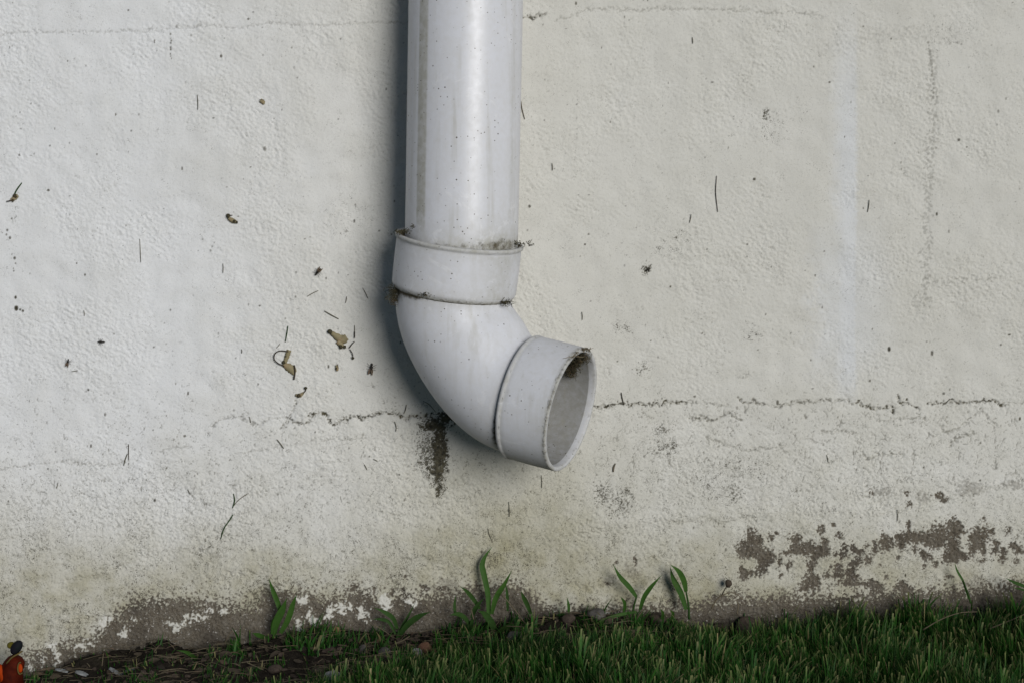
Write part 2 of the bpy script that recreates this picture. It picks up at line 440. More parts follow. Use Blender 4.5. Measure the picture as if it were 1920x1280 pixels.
# --- vertical joint on the right, and its side branch
for pts, w, dk in (([(1748, 90), (1750, 180), (1752, 250), (1742, 330), (1740, 420), (1736, 520), (1736, 570)], 8, .30), ([(1738, 528), (1790, 527), (1850, 524), (1885, 520)], 4, .28), ([(1560, 90), (1700, 60), (1800, 75)], 14, .12)):
    b, d = segdist(pts, m=30, QX=QX, QY=QY)
    m = np.exp(-(d/w)**2)
    dirt[b] = np.maximum(dirt[b], dk*sstep(.9, 1.7, .5*sp2[b]+.6*n_a[b]+.5*w3[b]+1.5*m-.2)*sstep(.02, .2, m))
    H[b] -= .35*m
# --- cracks: (points, half-width px, darkness)
CR = [
 ([(0, 65), (60, 61), (110, 60), (160, 60), (205, 58), (260, 55), (320, 52), (370, 49), (430, 48), (470, 48), (505, 44), (540, 46), (600, 47), (660, 45), (700, 43), (770, 40)], 1.1, .27),
 ([(975, 34), (1000, 31), (1022, 26)], 2.0, .75), ([(1040, 38), (1080, 30), (1085, 22), (1140, 20), (1200, 21), (1300, 18), (1400, 22), (1500, 26), (1540, 35)], 1.1, .30),
 ([(395, 800), (415, 790), (450, 785), (462, 795), (480, 800), (500, 790), (528, 780)], 1.2, .45), ([(537, 782), (550, 788), (565, 794), (580, 790)], 1.4, .7),
 ([(580, 782), (595, 775), (610, 775), (614, 785), (622, 795), (632, 792), (638, 783), (650, 779), (665, 778), (680, 782), (695, 780)], 1.9, .95), ([(695, 780), (715, 771), (740, 772), (762, 777), (790, 776), (803, 782)], 1.7, .9),
 ([(541, 784), (548, 768), (556, 752)], .9, .5), ([(541, 786), (536, 795), (526, 804)], .9, .6),
 ([(1110, 760), (1140, 762), (1165, 759), (1200, 760), (1225, 758), (1260, 755), (1285, 753)], 1.7, .85), ([(1285, 754), (1330, 757), (1365, 758)], 1.3, .45),
 ([(1385, 748), (1400, 758), (1412, 755), (1425, 760), (1440, 759)], 1.5, .65), ([(1455, 764), (1480, 756), (1520, 760), (1545, 757), (1580, 755), (1600, 756)], 1.5, .6), ([(1606, 754), (1625, 762), (1645, 765), (1672, 760), (1676, 772)], 1.9, .85),
 ([(1684, 742), (1690, 752), (1705, 756), (1722, 768)], 1.7, .8), ([(1740, 758), (1770, 757), (1790, 753), (1850, 753), (1885, 759)], 1.8, .9), ([(1885, 759), (1925, 757)], 1.0, .4),
 ([(1325, 820), (1345, 826), (1370, 836), (1400, 845), (1430, 843), (1460, 837), (1475, 834)], 1.2, .42), ([(1485, 830), (1505, 824), (1530, 828)], 1.0, .35), ([(1615, 845), (1625, 858), (1650, 852), (1690, 850)], 1.5, .55),
 ([(1765, 800), (1772, 808), (1800, 800), (1835, 772), (1850, 780), (1870, 800)], 1.4, .45), ([(1295, 782), (1320, 786), (1340, 790), (1366, 778), (1390, 785)], 1.7, .6), ([(1645, 790), (1690, 784), (1735, 786)], 1.3, .4),
 ([(1540, 812), (1580, 806), (1610, 812)], 1.3, .45), ([(1780, 835), (1800, 822), (1828, 812)], 2.0, .5), ([(1140, 690), (1143, 700)], 1, .4), ([(440, 850), (520, 838), (600, 826), (690, 822)], .9, .3), ([(0, 880), (60, 872), (130, 868), (200, 873), (235, 868)], 1.1, .4), ([(300, 846), (360, 838)], 1, .35)]
for pts, w, dk in CR:
    P = spline(pts, len(pts)*6); P[:, 1] += rng.normal(0, 1.3, len(P))+.8*np.cumsum(rng.normal(0, .8, len(P)))*np.sin(np.linspace(0, np.pi, len(P))); b, d = segdist(P)
    brk = .25+.75*sstep(-.6, .5, w3[b]+.6*sp2[b])
    w_ = w*(.8+.35*w4[b])
    g = sstep(w_+1.6, w_-.4, d); dk = min(1, dk*1.2)
    dirt[b] = np.maximum(dirt[b], g*dk*brk)
    H[b] -= 1.6*g*dk
    side = sstep(14, 0, d)*(PY[b] > QY2[b]*0+np.interp(PX[b], [p[0] for p in sorted(pts)], [p[1] for p in sorted(pts)]))
    H[b] -= .45*side*dk
# --- trowel ridges and plaster ledges
def ridge(pts, w, h):
    P = spline(pts, len(pts)*5); b, d = segdist(P, m=40, QX=QX, QY=QY); H[b] += 1.4*h*np.exp(-(d/w)**2)
def ledge(pts, w, h):          # the coat ends along this line: a step down below it
    pts = sorted(pts); yl = np.interp(QX, [p[0] for p in pts], [p[1] for p in pts])
    inx = sstep(pts[0][0]-10, pts[0][0]+30, PX)*sstep(pts[-1][0]+10, pts[-1][0]-30, PX)
    H[:] = H-1.7*h*inx*sstep(-1.5, 1.5, QY-yl)*sstep(w, 0, QY-yl)
    m = inx*np.exp(-((QY-yl-1.0)/1.8)**2); dirt[:] = np.maximum(dirt, .35*m*sstep(-.5, 1, sel+.5*w3))
ridge([(380, 1078), (440, 1066), (520, 1058), (640, 1048), (760, 1042), (880, 1028)], 7, .8); ridge([(1080, 988), (1180, 978), (1280, 970), (1460, 958), (1600, 955)], 7, .8)
ridge([(1600, 962), (1700, 945), (1800, 922), (1925, 898)], 5, .7); ridge([(360, 1160), (250, 1150), (140, 1158), (95, 1168)], 4, .7); ridge([(880, 985), (1000, 1004), (1100, 990)], 9, .5)
ledge([(95, 1092), (150, 1083), (215, 1066), (260, 1062)], 40, .6); ledge([(385, 1085), (405, 1090), (440, 1078), (500, 1072)], 30, .9); ledge([(60, 1175), (130, 1165), (200, 1150)], 40, .5)
ledge([(790, 1062), (830, 1066), (870, 1056)], 25, .7); ledge([(1040, 1090), (1100, 1098), (1150, 1092)], 20, .7); ledge([(1600, 928), (1640, 935), (1660, 942), (1690, 925)], 18, .6)
ledge([(280, 1035), (350, 1028), (430, 1040)], 25, .4); ledge([(1250, 980), (1340, 975), (1420, 968)], 25, .4)

# --- paint lost: bottom band on the left and centre
bl = np.interp(QX, [-200, 0, 60, 110, 160, 205, 245, 290, 330, 400, 440, 480, 500, 520, 545, 600, 640, 660, 690, 705, 730, 760, 800, 850, 880, 905, 940, 975, 1000, 1030, 1060, 1100, 1180, 1260, 1300, 1360, 1420, 1500, 1580, 1650, 1700, 1780, 1850, 1920, 2200],
               [1290, 1262, 1222, 1214, 1198, 1166, 1128, 1124, 1122, 1126, 1134, 1140, 1112, 1108, 1108, 1120, 1116, 1104, 1112, 1128, 1118, 1116, 1118, 1112, 1098, 1104, 1096, 1098, 1120, 1138, 1142, 1140, 1138, 1136, 1132, 1124, 1118, 1116, 1118, 1110, 1108, 1106, 1100, 1092, 1080])
fr = QY-bl+5*n_c+4.0*sp2+6*w3+3*n_a
bb = sstep(-2.5, 2.5, fr)
# feathered, speckled upper edge
bb = np.maximum(bb, .9*sstep(1.0, 1.5, sp2+.4*w3)*sstep(-34, -6, fr)*sstep(40, 200, PX)*sstep(1120, 900, PX))
keepm = np.zeros_like(X)
# paint that still clings inside the band: (x, y, rx, ry)
for x, y, rx, ry in [(229, 1192, 9, 6), (231, 1178, 3, 12), (316, 1165, 10, 4), (333, 1170, 6, 6), (372, 1158, 14, 4), (352, 1164, 8, 4), (392, 1146, 6, 4), (418, 1147, 11, 4), (150, 1218, 8, 6), (165, 1203, 5, 5), (97, 1212, 8, 5), (195, 1165, 6, 8),
    (557, 1166, 5, 12), (562, 1180, 5, 6), (583, 1157, 6, 8), (590, 1168, 9, 7), (618, 1146, 6, 8), (612, 1155, 4, 5), (632, 1138, 10, 5), (642, 1148, 8, 8), (642, 1132, 4, 6), (655, 1140, 6, 5), (680, 1146, 7, 9), (676, 1155, 5, 3), (565, 1128, 8, 8), (250, 1160, 5, 5), (1140, 1148, 10, 3), (690, 1165, 6, 4), (720, 1130, 10, 14), (770, 1128, 12, 6), (105, 1232, 3, 14), (80, 1240, 2, 12), (55, 1250, 3, 10)]:
    b, d = ell(x, y, rx*1.15, ry*1.15); m = sstep(1.15, .85, d); bb[b] *= 1-m; keepm[b] = np.maximum(keepm[b], m)
bare = np.maximum(bare, bb)
# --- scabs of lost paint on the right: (x, y, rx, ry)
SC = [(1410, 1008, 12, 18), (1395, 1030, 14, 15), (1412, 1030, 15, 14), (1425, 1012, 6, 8), (1432, 1045, 12, 15), (1445, 1045, 8, 12), (1430, 1065, 8, 15), (1410, 1075, 12, 6), (1395, 1080, 8, 10), (1390, 1068, 5, 8), (1446, 1008, 6, 8), (1456, 998, 5, 4),
 (1492, 1008, 12, 8), (1490, 1020, 6, 8), (1475, 1036, 8, 6), (1500, 1030, 20, 9), (1520, 1025, 15, 9), (1530, 1035, 20, 8), (1545, 1030, 10, 12), (1525, 1050, 10, 12), (1520, 1062, 6, 8), (1548, 1015, 6, 5), (1540, 993, 7, 9), (1573, 1003, 7, 8), (1563, 983, 4, 3), (1462, 1052, 5, 9),
 (1520, 1085, 12, 12), (1530, 1095, 8, 14), (1510, 1100, 15, 8), (1583, 1030, 7, 10), (1577, 1042, 4, 8), (1600, 1027, 6, 9), (1612, 1033, 10, 6), (1566, 1038, 4, 5), (1569, 1062, 10, 9), (1572, 1078, 10, 9), (1607, 1052, 12, 9), (1595, 1070, 9, 12), (1600, 1085, 15, 8), (1625, 1020, 4, 5),
 (1640, 1025, 6, 15), (1657, 1010, 5, 10), (1662, 1020, 12, 13), (1703, 985, 4, 12), (1690, 1008, 10, 7), (1705, 1008, 25, 9), (1740, 1006, 25, 12), (1763, 1000, 15, 17), (1755, 1022, 15, 8), (1787, 984, 11, 14), (1800, 992, 8, 12), (1788, 1020, 12, 20), (1822, 1008, 8, 12), (1840, 1000, 15, 16),
 (1835, 1020, 12, 10), (1825, 1030, 8, 10), (1790, 1040, 18, 10), (1780, 1048, 15, 6), (1805, 1045, 14, 6), (1690, 1022, 8, 8), (1730, 1038, 6, 7), (1755, 1058, 5, 6), (1683, 1045, 5, 5), (1891, 995, 7, 6), (1912, 1032, 9, 8), (1866, 1030, 7, 8), (1880, 1048, 8, 5), (1860, 996, 5, 6), (1905, 1052, 6, 5), (1740, 1044, 9, 8), (1716, 1030, 6, 6), (1628, 1048, 6, 8), (1480, 1060, 6, 8), (1550, 1078, 6, 7), (1465, 1078, 5, 5), (1870, 1017, 6, 6), (1903, 1025, 9, 9), (1882, 1035, 7, 8), (1845, 1033, 4, 8), (1840, 1050, 10, 4),
 (1690, 1100, 10, 14), (1650, 1105, 8, 12), (1635, 1100, 8, 14), (1702, 1105, 15, 8), (1350, 1122, 25, 8), (1845, 972, 4, 4), (1855, 1012, 3, 3), (1600, 1095, 40, 4), (1700, 925, 4, 4), (1635, 925, 5, 6), (1762, 928, 10, 6), (1770, 938, 8, 4), (1706, 945, 6, 5), (1650, 1060, 3, 4), (1733, 1062, 4, 4), (1662, 1080, 4, 6), (1782, 1078, 9, 4),
 (1140, 1095, 4, 5), (735, 1110, 4, 8), (755, 1110, 4, 6), (762, 1080, 4, 3), (795, 1105, 9, 6), (700, 1106, 4, 7), (664, 1100, 7, 7), (830, 1105, 14, 5), (445, 1160, 20, 8), (1192, 1050, 3, 7), (1155, 1055, 4, 5)]
f = np.full_like(X, 9.0)
acc = np.zeros_like(X)
for x, y, rx, ry in SC:
    b, d = ell(x, y, rx, ry, QX2, QY2); acc[b] += np.exp(-(d*1.05)**2*.9)
for x, y, rx, ry in [(1808, 1013, 6, 8), (1790, 1003, 1, 1), (1524, 1048, 3, 5)]:
    b, d = ell(x, y, rx, ry); acc[b] -= 1.2*np.exp(-d**2)
sc = sstep(.40, .48, acc+(.12*n_c+.16*w3+.12*sp2+.04*n_a)*(acc > .12))
bare = np.maximum(bare, sc)
thin = np.zeros_like(X)                # grey undercoat showing
for x, y, rx, ry in [(1660, 925, 22, 7), (1730, 930, 12, 8), (1820, 915, 24, 12), (1900, 908, 20, 8), (1830, 1095, 17, 18), (1190, 1075, 12, 10), (1140, 1088, 14, 9), (840, 1092, 16, 8), (1180, 1062, 5, 12), (830, 1106, 22, 10)]:
    b, d = ell(x, y, rx, ry); thin[b] = np.maximum(thin[b], .7*sstep(1.2, .6, d+.25*sp2[b]))
pepper = np.clip(np.maximum(pepper, .07+.27*sstep(700, 1120, PY)*(.8+.28*spec_noise(.12, seed=40, beta=1.3, lo=.015)))+.05*sstep(.2, 1.4, spec_noise(.1, seed=41, beta=1.3, lo=.01)), 0, 1)
bare_soft = bare.copy()
H -= 1.7*bare
# scab floor is sandy and lumpy; edges of the coat curl up a little
edge = np.exp(-((acc-.37)/.09)**2)*(1-sc)
H += .6*edge*(acc > .1)
H += bare*(.28*n_c+.30*sp2+.22*n_b)
H -= 3.5*sstep(0, 60, QY-bl-18)*sstep(1000, 1120, PX)    # undercut foot on the right
# --- soiling of the paint (splashed earth), with shading towards the foot painted in
bot = sstep(860, 1150, PY+14*n_big)
tint = .16+.012*n_big+.52*bot**1.5*(1+.16*np.clip(spec_noise(.07, seed=60, beta=1.5, lo=.006), -1.5, 1.5))
tint += .30*np.exp(-(((PX-955)/230)**2+((PY-930)/110)**2)*1.2)+.14*np.exp(-(((PX-1000)/480)**2+((PY-1060)/70)**2))
tint += .10*sstep(620, 1000, PX)-.13*sstep(640, 250, PX+60*n_big)*sstep(1100, 800, PY)
tint += .018*sel*(.4+low)
tint = np.clip(tint*(1-.55*keepm), 0, 1); dirt *= 1-.8*keepm; pepper *= 1-.8*keepm
# --- paler stripe where another pipe once ran, and a paler, bluer left half
pale_blue = 1.0*sstep(1545, 1590, PX+3*w1)*sstep(1612, 1600, PX+1.5*w3)*sstep(-50, 260, PY)*sstep(765, 690, PY)
pale_blue = np.maximum(pale_blue, .6*sstep(1500, 1560, PX+8*w1)*sstep(1700, 1604, PX)*sstep(350, 520, PY)*sstep(760, 620, PY))
pale_blue = np.maximum(pale_blue, .52*sstep(800, 250, PX+8*n_big)*sstep(1150, 700, PY+12*n_big))
bare = np.clip(np.maximum(bare, thin*.55), 0, 1)
dirt = np.clip(dirt*(1-.75*bare_soft), 0, 1)*FADE

V = np.stack([X, -H*.001, Z], -1).reshape(-1, 3)
idx = np.arange(nx*nz).reshape(nz, nx)
Q = np.stack([idx[:-1, :-1], idx[:-1, 1:], idx[1:, 1:], idx[1:, :-1]], -1).reshape(-1, 4)
# back and edges so that the wall is a solid
c4 = np.array([[xs[0], .25, zs[0]], [xs[-1], .25, zs[0]], [xs[-1], .25, zs[-1]], [xs[0], .25, zs[-1]]])
nb = len(V); V = np.vstack([V, c4, V[[0, nx-1, nb-1, nb-nx]]]);
E = np.array([[nb+1, nb, nb+3, nb+2], [nb, nb+1, nb+5, nb+4], [nb+1, nb+2, nb+6, nb+5], [nb+2, nb+3, nb+7, nb+6], [nb+3, nb, nb+4, nb+7]])
pad = np.zeros(8)
wall = mesh_obj("rendered_wall", V, np.vstack([Q, E]), MW, None, True,
                {"bare": np.r_[bare.ravel(), pad], "dirt": np.r_[dirt.ravel(), pad], "tint": np.r_[tint.ravel(), pad], "pale_blue": np.r_[pale_blue.ravel(), pad], "pepper": np.r_[pepper.ravel(), pad]})
tag(wall, "rough off-white painted house wall with cracks, mould specks and peeling paint at its foot", "wall")
def wall_y(px, py):
    i = np.searchsorted(zs, at(px, py)[2]); j = np.searchsorted(xs, at(px, py)[0])
    i = min(max(i, 0), nz-1); j = min(max(j, 0), nx-1); return -H[i, j]*.001
del QX, QY, QX2, QY2, n_big, n_lump, w1, w2, w4, sel, sel2, cr1, cr2

# ------------------------------------------------------------------ the ground
GL = [(-150, 1290), (0, 1278), (130, 1257), (250, 1226), (300, 1212), (440, 1197), (550, 1192), (700, 1190), (850, 1176), (950, 1168), (1050, 1160), (1150, 1160), (1300, 1172), (1400, 1182), (1500, 1184), (1650, 1176), (1800, 1166), (1920, 1158), (2100, 1150)]
GLX = [at(*p)[0] for p in GL]; GLZ = [at(*p)[2] for p in GL]
_gn = []
for i in range(26):
    a = rng.uniform(0, 2*math.pi); k = rng.uniform(25, 190); _gn.append((math.cos(a)*k, math.sin(a)*k, rng.uniform(0, 6.3), 1/k))
def ground_z(x, y):
    x = np.asarray(x, float); y = np.asarray(y, float)
    z = np.interp(x, GLX, GLZ); near = sstep(-2.0, -.6, y)*sstep(2.5, .8, np.abs(x))
    n = sum(np.sin(a*x+b*y+c)*w for a, b, c, w in _gn)*.09
    lip = .0015*np.exp(-(y/.012)**2)
    return (z-.03)*near+.03*near*1.0+n*near+lip*sstep(-.45, -.1, x) - .03*(1-near)
gx = np.r_[np.linspace(-60, -1.2, 30), np.linspace(-1.15, -.62, 24), np.arange(-.6, .6, .004), np.linspace(.62, 1.15, 24), np.linspace(1.2, 60, 30)]
gy = np.r_[-np.geomspace(60, 1.25, 34), np.linspace(-1.2, -.44, 30), np.arange(-.43, .0, .004), [0.002, .06]]
GX, GY = np.meshgrid(gx, gy); GZ = ground_z(GX, GY)+rng.normal(0, .0007, GX.shape)*(np.abs(GX) < .7)
ii = np.arange(GX.size).reshape(GX.shape)
GQ = np.stack([ii[:-1, :-1], ii[:-1, 1:], ii[1:, 1:], ii[1:, :-1]], -1).reshape(-1, 4)
g = mesh_obj("ground", np.stack([GX, GY, GZ], -1).reshape(-1, 3), GQ, MS); tag(g, kind="structure")
def gpt(px, py):
    """point of the ground seen at a pixel"""
    d = ray(px, py); t = (0-CAM[1])/d[1]
    for k in range(60):
        P = CAM+d*t; e = P[2]-ground_z(P[0], P[1])
        if abs(e) < 1e-5: break
        t += e/(-d[2]+1e-9)*.8
    return CAM+d*t

# ------------------------------------------------------------------ grass
def blades(base, h, w, lean, az, curl, var, dry0, cut, seg=4):
    n = len(h); t = np.linspace(0, 1, seg+1)
    d = np.stack([np.cos(az), np.sin(az)], -1); side = np.stack([-np.sin(az+.6), np.cos(az+.6)], -1)
    Vv = np.zeros((n, seg+1, 2, 3)); A = np.zeros((n, seg+1, 2)); Dd = np.zeros((n, seg+1, 2))
    for k, tk in enumerate(t):
        out = h*(lean*tk+curl*tk**2.2); up = h*tk*np.sqrt(np.clip(1-.45*(lean+curl*tk)**2, .15, 1))
        wk = w*np.where(cut, 1-.15*tk, (1-tk**1.8)*.92+.08)*.5*(.75+.5*min(tk*3, .5))
        c = np.stack([base[:, 0]+d[:, 0]*out, base[:, 1]+d[:, 1]*out, base[:, 2]-.002+up], -1)
        s3 = np.stack([side[:, 0]*wk, side[:, 1]*wk, 0*wk], -1)
        Vv[:, k, 0] = c-s3; Vv[:, k, 1] = c+s3
        A[:, k, :] = var[:, None]
        Dd[:, k, :] = np.clip(dry0+np.where(cut, .6*sstep(.88, 1.0, tk), .25*sstep(.7, 1, tk))*(var > .25), 0, 1)[:, None]
    b = np.arange(n)[:, None]*(seg+1)*2; q = []
    for k in range(seg): q.append(b+np.array([[2*k, 2*k+1, 2*k+3, 2*k+2]]))
    return Vv.reshape(-1, 3), np.stack(q, 1).reshape(-1, 4), A.ravel(), Dd.ravel()
def lawn_edge(px):
    return np.interp(px, [-400, 300, 560, 640, 760, 860, 960, 1100, 1250, 1340, 1420], [1900, 1420, 1310, 1275, 1245, 1222, 1206, 1200, 1200, 1190, 1130])
def make_grass(n, x0, x1, y0, y1, keep, hs, ws, seed, dryp=.12, cutp=.5, seg=4):
    g_ = np.random.default_rng(seed)
    x = g_.uniform(x0, x1, n); y = g_.uniform(y0, y1, n); z = ground_z(x, y)
    px, py = project(np.stack([x, y, z], -1)); k = keep(x, y, px, py, g_); x, y, z = x[k], y[k], z[k]; n = len(x)
    cl = np.sin(x*83+np.sin(y*61)*2)+np.sin(y*97+np.cos(x*71)*2)     # tussocks
    h = g_.uniform(*hs, n)*(1+.16*cl)*g_.choice([.7, 1, 1.15], n); w = g_.uniform(*ws, n)
    az = g_.uniform(0, 2*math.pi, n)*.6+1.5*np.sin(x*40+y*31)+.2
    var = np.clip(g_.normal(.45, .28, n)+.12*cl, 0, 1)
    dry = (g_.random(n) < dryp)*g_.uniform(.45, 1, n)
    h = np.where(dry > .1, h*.85, h); px = px[k]; py = py[k]
    h = h*(.55+.45*sstep(0, 45, py-lawn_edge(px)))
    return blades(np.stack([x, y, z], -1), h, w, g_.uniform(.02, .5, n), az, g_.uniform(-.1, .5, n), var, dry, g_.random(n) < cutp, seg)
parts = []
# dense mown turf to the right and in front
parts.append(make_grass(150000, -.55, .66, -.50, -.004, lambda x, y, px, py, g_: (g_.random(len(x)) < sstep(-14, 22, py-lawn_edge(px)+10*np.sin(px*.045)+6*np.sin(px*.11)))&(g_.random(len(x)) < .55+.45*sstep(-.01, -.04, y)), (.010, .031), (.0007, .0021), 1, .07, .3))
parts.append(make_grass(26000, -1.3, 1.4, -1.6, -.45, lambda x, y, px, py, g_: g_.random(len(x)) < .9, (.02, .035), (.002, .0035), 2, .12, .5, 3))
parts.append(make_grass(9000, .66, 1.5, -.5, -.004, lambda x, y, px, py, g_: x > 0, (.02, .035), (.002, .0032), 5, .12, .5, 3))
def join(parts):
    V_, Q_, A_, D_, o = [], [], [], [], 0
    for v, q, a, d in parts: V_.append(v); Q_.append(q+o); A_.append(a); D_.append(d); o += len(v)
    return np.vstack(V_), np.vstack(Q_), np.concatenate(A_), np.concatenate(D_)
V_, Q_, A_, D_ = join(parts)
o = mesh_obj("lawn_grass", V_, Q_, M_GRASS, None, True, {"var": A_, "dry": D_}); tag(o, "dense dark green mown lawn with pale cut tips along the foot of the wall", "grass", kind="stuff")
# thin scattered grass on the bare soil to the left
parts = [make_grass(15000, -.60, .3, -.16, -.003, lambda x, y, px, py, g_: (g_.random(len(x)) < (.10+.60*sstep(1200, 1280, py)*(np.sin(px*.031)+np.sin(px*.013+2) > -.3)+.55*sstep(-60, 0, py-lawn_edge(px)))) & (py < lawn_edge(px)+8) & (np.sin(x*130)*np.sin(y*160+x*40) > -.45), (.006, .022), (.0008, .0020), 3, .18, .25)]
parts.append(make_grass(2600, -.42, .36, -.06, -.006, lambda x, y, px, py, g_: (py < lawn_edge(px)+25)&(np.sin(px*.021+1)+np.sin(px*.047) > -.2)&(px > 430), (.012, .034), (.0014, .0034), 9, .10, .05, 6))
V_, Q_, A_, D_ = join(parts)
o = mesh_obj("sparse_grass", V_, Q_, M_GRASS, None, True, {"var": A_, "dry": D_}); tag(o, "thin short grass scattered over the dark soil left of the lawn", "grass", kind="stuff")

# ------------------------------------------------------------------ litter and small gravel on the soil
mb = MB()
for i in range(900):
    px = rng.uniform(60, 1350); py = rng.uniform(1180, 1300)
    x = at(px, py)[0]; y = -rng.uniform(.002, .16)*(1 if rng.random() < .8 else .3)
    z = float(ground_z(x, y))+rng.uniform(.001, .006)
    L = rng.uniform(.006, .03); a = rng.normal(0, .8); dy = rng.uniform(-.4, .4)
    d = np.array([math.cos(a), math.sin(a)*.7, dy*.35]); p0 = np.array([x, y, z]); bend = np.array([0, 0, rng.uniform(0, .08)])*L
    mb.strip([p0-d*L/2, p0-d*L*.1+bend, p0+d*L*.25+bend, p0+d*L/2], [rng.uniform(.0003, .0010)]*3+[.0003], (0, -.5, 1), .3, 0, rng.uniform(0, 1))
o = mb.build("straw_litter", M_STRAW); tag(o, "dry straw and dead grass stems lying on the dark soil under the spout", "litter", kind="stuff")
mb = MB()
for i in range(330):
    px = rng.uniform(60, 1300); x = at(px, 1230)[0]; y = -rng.uniform(.002, .15); z = float(ground_z(x, y))+.002
    L = rng.uniform(.004, .014); a = rng.uniform(0, 6.3); d = np.array([math.cos(a), math.sin(a), rng.uniform(-.3, .5)]); p0 = np.array([x, y, z])
    mb.strip([p0-d*L/2, p0-d*L*.2, p0+d*L*.2, p0+d*L/2], [L*.15, L*.5, L*.45, L*.1], (rng.uniform(-.5, .5), -.6, 1), rng.uniform(-.4, .6), 0, rng.uniform(0, 1))
o = mb.build("leaf_litter", M_LITTER); tag(o, "small brown crumbs of dead leaf spread over the soil", "litter", kind="stuff")
mb = MB()
for i in range(520):
    px = rng.uniform(120, 1330) if i % 3 else rng.uniform(620, 900); x = at(px, 1230)[0]; y = -rng.uniform(.002, .12)**1; z = float(ground_z(x, y)); r = rng.uniform(.0008, .0034)
    mb.blob((x, y, z+r*.3), (r*rng.uniform(.8, 1.5), r, r*rng.uniform(.5, .9)), 5, 4, .4, rng.uniform(0, 1))
o = mb.build("soil_crumbs", M_BROWN, smooth=False); tag(o, "tiny earth crumbs and grit on the soil along the wall", "gravel", kind="stuff")

# ------------------------------------------------------------------ stones one can point to
def stone(name, px, py, wpx, hpx, mat, label, dy=0.0, seed=0):
    P = gpt(px, py+hpx*.45); P[1] = min(P[1], -.008)+dy; P[2] = ground_z(P[0], P[1]); s_ = .00053
    m = MB(); m.blob((P[0], P[1], P[2]+hpx*s_*.38), (wpx*s_/2, wpx*s_*.42, hpx*s_/2), 9, 6, .24, .5, seed)
    o = m.build(name, mat); rebase(o, P)
    md = o.modifiers.new("s", 'SUBSURF'); md.levels = 1; md.render_levels = 1
    return tag(o, label, "stone", "stones lying at the foot of the wall")
stone("stone", 796, 1212, 30, 22, M_REDST, "reddish brown rounded stone beside the white pebble near the wall foot", 0, 1)
stone("stone", 812, 1220, 16, 12, M_REDST, "small pinkish stone touching the reddish brown one", 0, 2)
stone("stone", 782, 1219, 22, 15, M_WHITEST, "pale bluish white pebble on the soil near the three-leaved weed", -.002, 3)
stone("stone", 721, 1219, 26, 20, M_GREYST, "grey angular stone left of the reddish brown stone", 0, 4)
stone("stone", 712, 1202, 14, 14, M_REDST, "small pink-brown stone lying behind the grey angular stone", 0, 5)
stone("stone", 680, 1216, 18, 22, M_GREYST, "upright greyish fragment at the left of the stone cluster", 0, 6)
stone("stone", 626, 1268, 40, 26, M_WHITEST, "whitish rounded stone half sunk in grass at the bottom edge", 0, 7)
stone("stone", 516, 1252, 30, 16, M_BROWN, "flat pinkish brown stone in the thin grass at the bottom edge", 0, 8)
stone("stone", 630, 1187, 17, 19, M_OCHRE, "ochre crumb of masonry stuck at the foot of the wall under white paint flakes", .006, 9)
stone("stone", 1392, 1140, 56, 50, M_BROWN, "large dark brown brick lump under the wall at the edge of the lawn", .006, 10)
stone("stone", 1345, 1156, 40, 26, M_BROWN, "dark brown stone in the gap left of the large brick lump", .002, 11)
stone("stone", 1232, 1158, 44, 26, M_BROWN, "low brown stone below the twin-leaved weed", 0, 12)
stone("stone", 1120, 1152, 40, 24, M_GREYST, "grey brown stone in the dark gap below the wall, left of the forked weed", .004, 13)
stone("stone", 1066, 1160, 30, 20, M_BROWN, "small brown stone in the dark gap, right of the tall weed clump", .002, 14)
stone("stone", 965, 1190, 34, 18, M_GREYST, "flat grey stone in short grass below the tall weed clump", 0, 15)
stone("stone", 1690, 1128, 60, 30, M_BROWN, "broad brown stone behind the lawn below the peeling paint", .008, 16)
stone("stone", 1884, 1102, 54, 34, M_BROWN, "dark brown stone at the wall foot by the right edge", .008, 17)

# pale curled flakes bottom left
def flake(px, py, poly, label, up=.004, mat=M_FLAKE):
    P = gpt(px, py); P[1] = min(P[1], -.01); P[2] = float(ground_z(P[0], P[1]))+up; m = MB(); s_ = .00053
    for pts, w in poly:
        pp = spline([np.array([P[0]+a*s_, P[1]-abs(b)*s_*.4, P[2]-b*s_]) for a, b in pts], 7)
        m.strip(pp, [w*s_*(.35+.65*math.sin(math.pi*(.12+.76*k/6))) for k in range(7)], (0, -.8, .6), .5, .0005, .5)
    o = m.build("paint_flake", mat); rebase(o, P); return tag(o, label, "flake", "pale flakes lying at the wall foot")
flake(232, 1262, [([(-26, -4), (-14, 4), (-4, 10)], 8), ([(-4, 8), (14, 2), (32, -2)], 9), ([(-2, 8), (8, 16), (14, 20)], 10), ([(-4, 10), (2, 10), (8, 8)], 12)], "pale grey crumpled flake with four curled lobes at the bottom left")
flake(116, 1263, [([(-12, -2), (0, 0), (12, 3)], 6)], "thin pale sliver lying flat left of the dark curled flake")
flake(154, 1269, [([(-12, -4), (0, 0), (12, 4)], 8)], "narrow curled white flake between the pale sliver and the four-lobed flake")
flake(50, 1266, [([(-8, 6), (0, 0), (8, -6)], 7), ([(0, 0), (6, 4), (10, 8)], 4)], "small pale scrap beside the orange ornament")

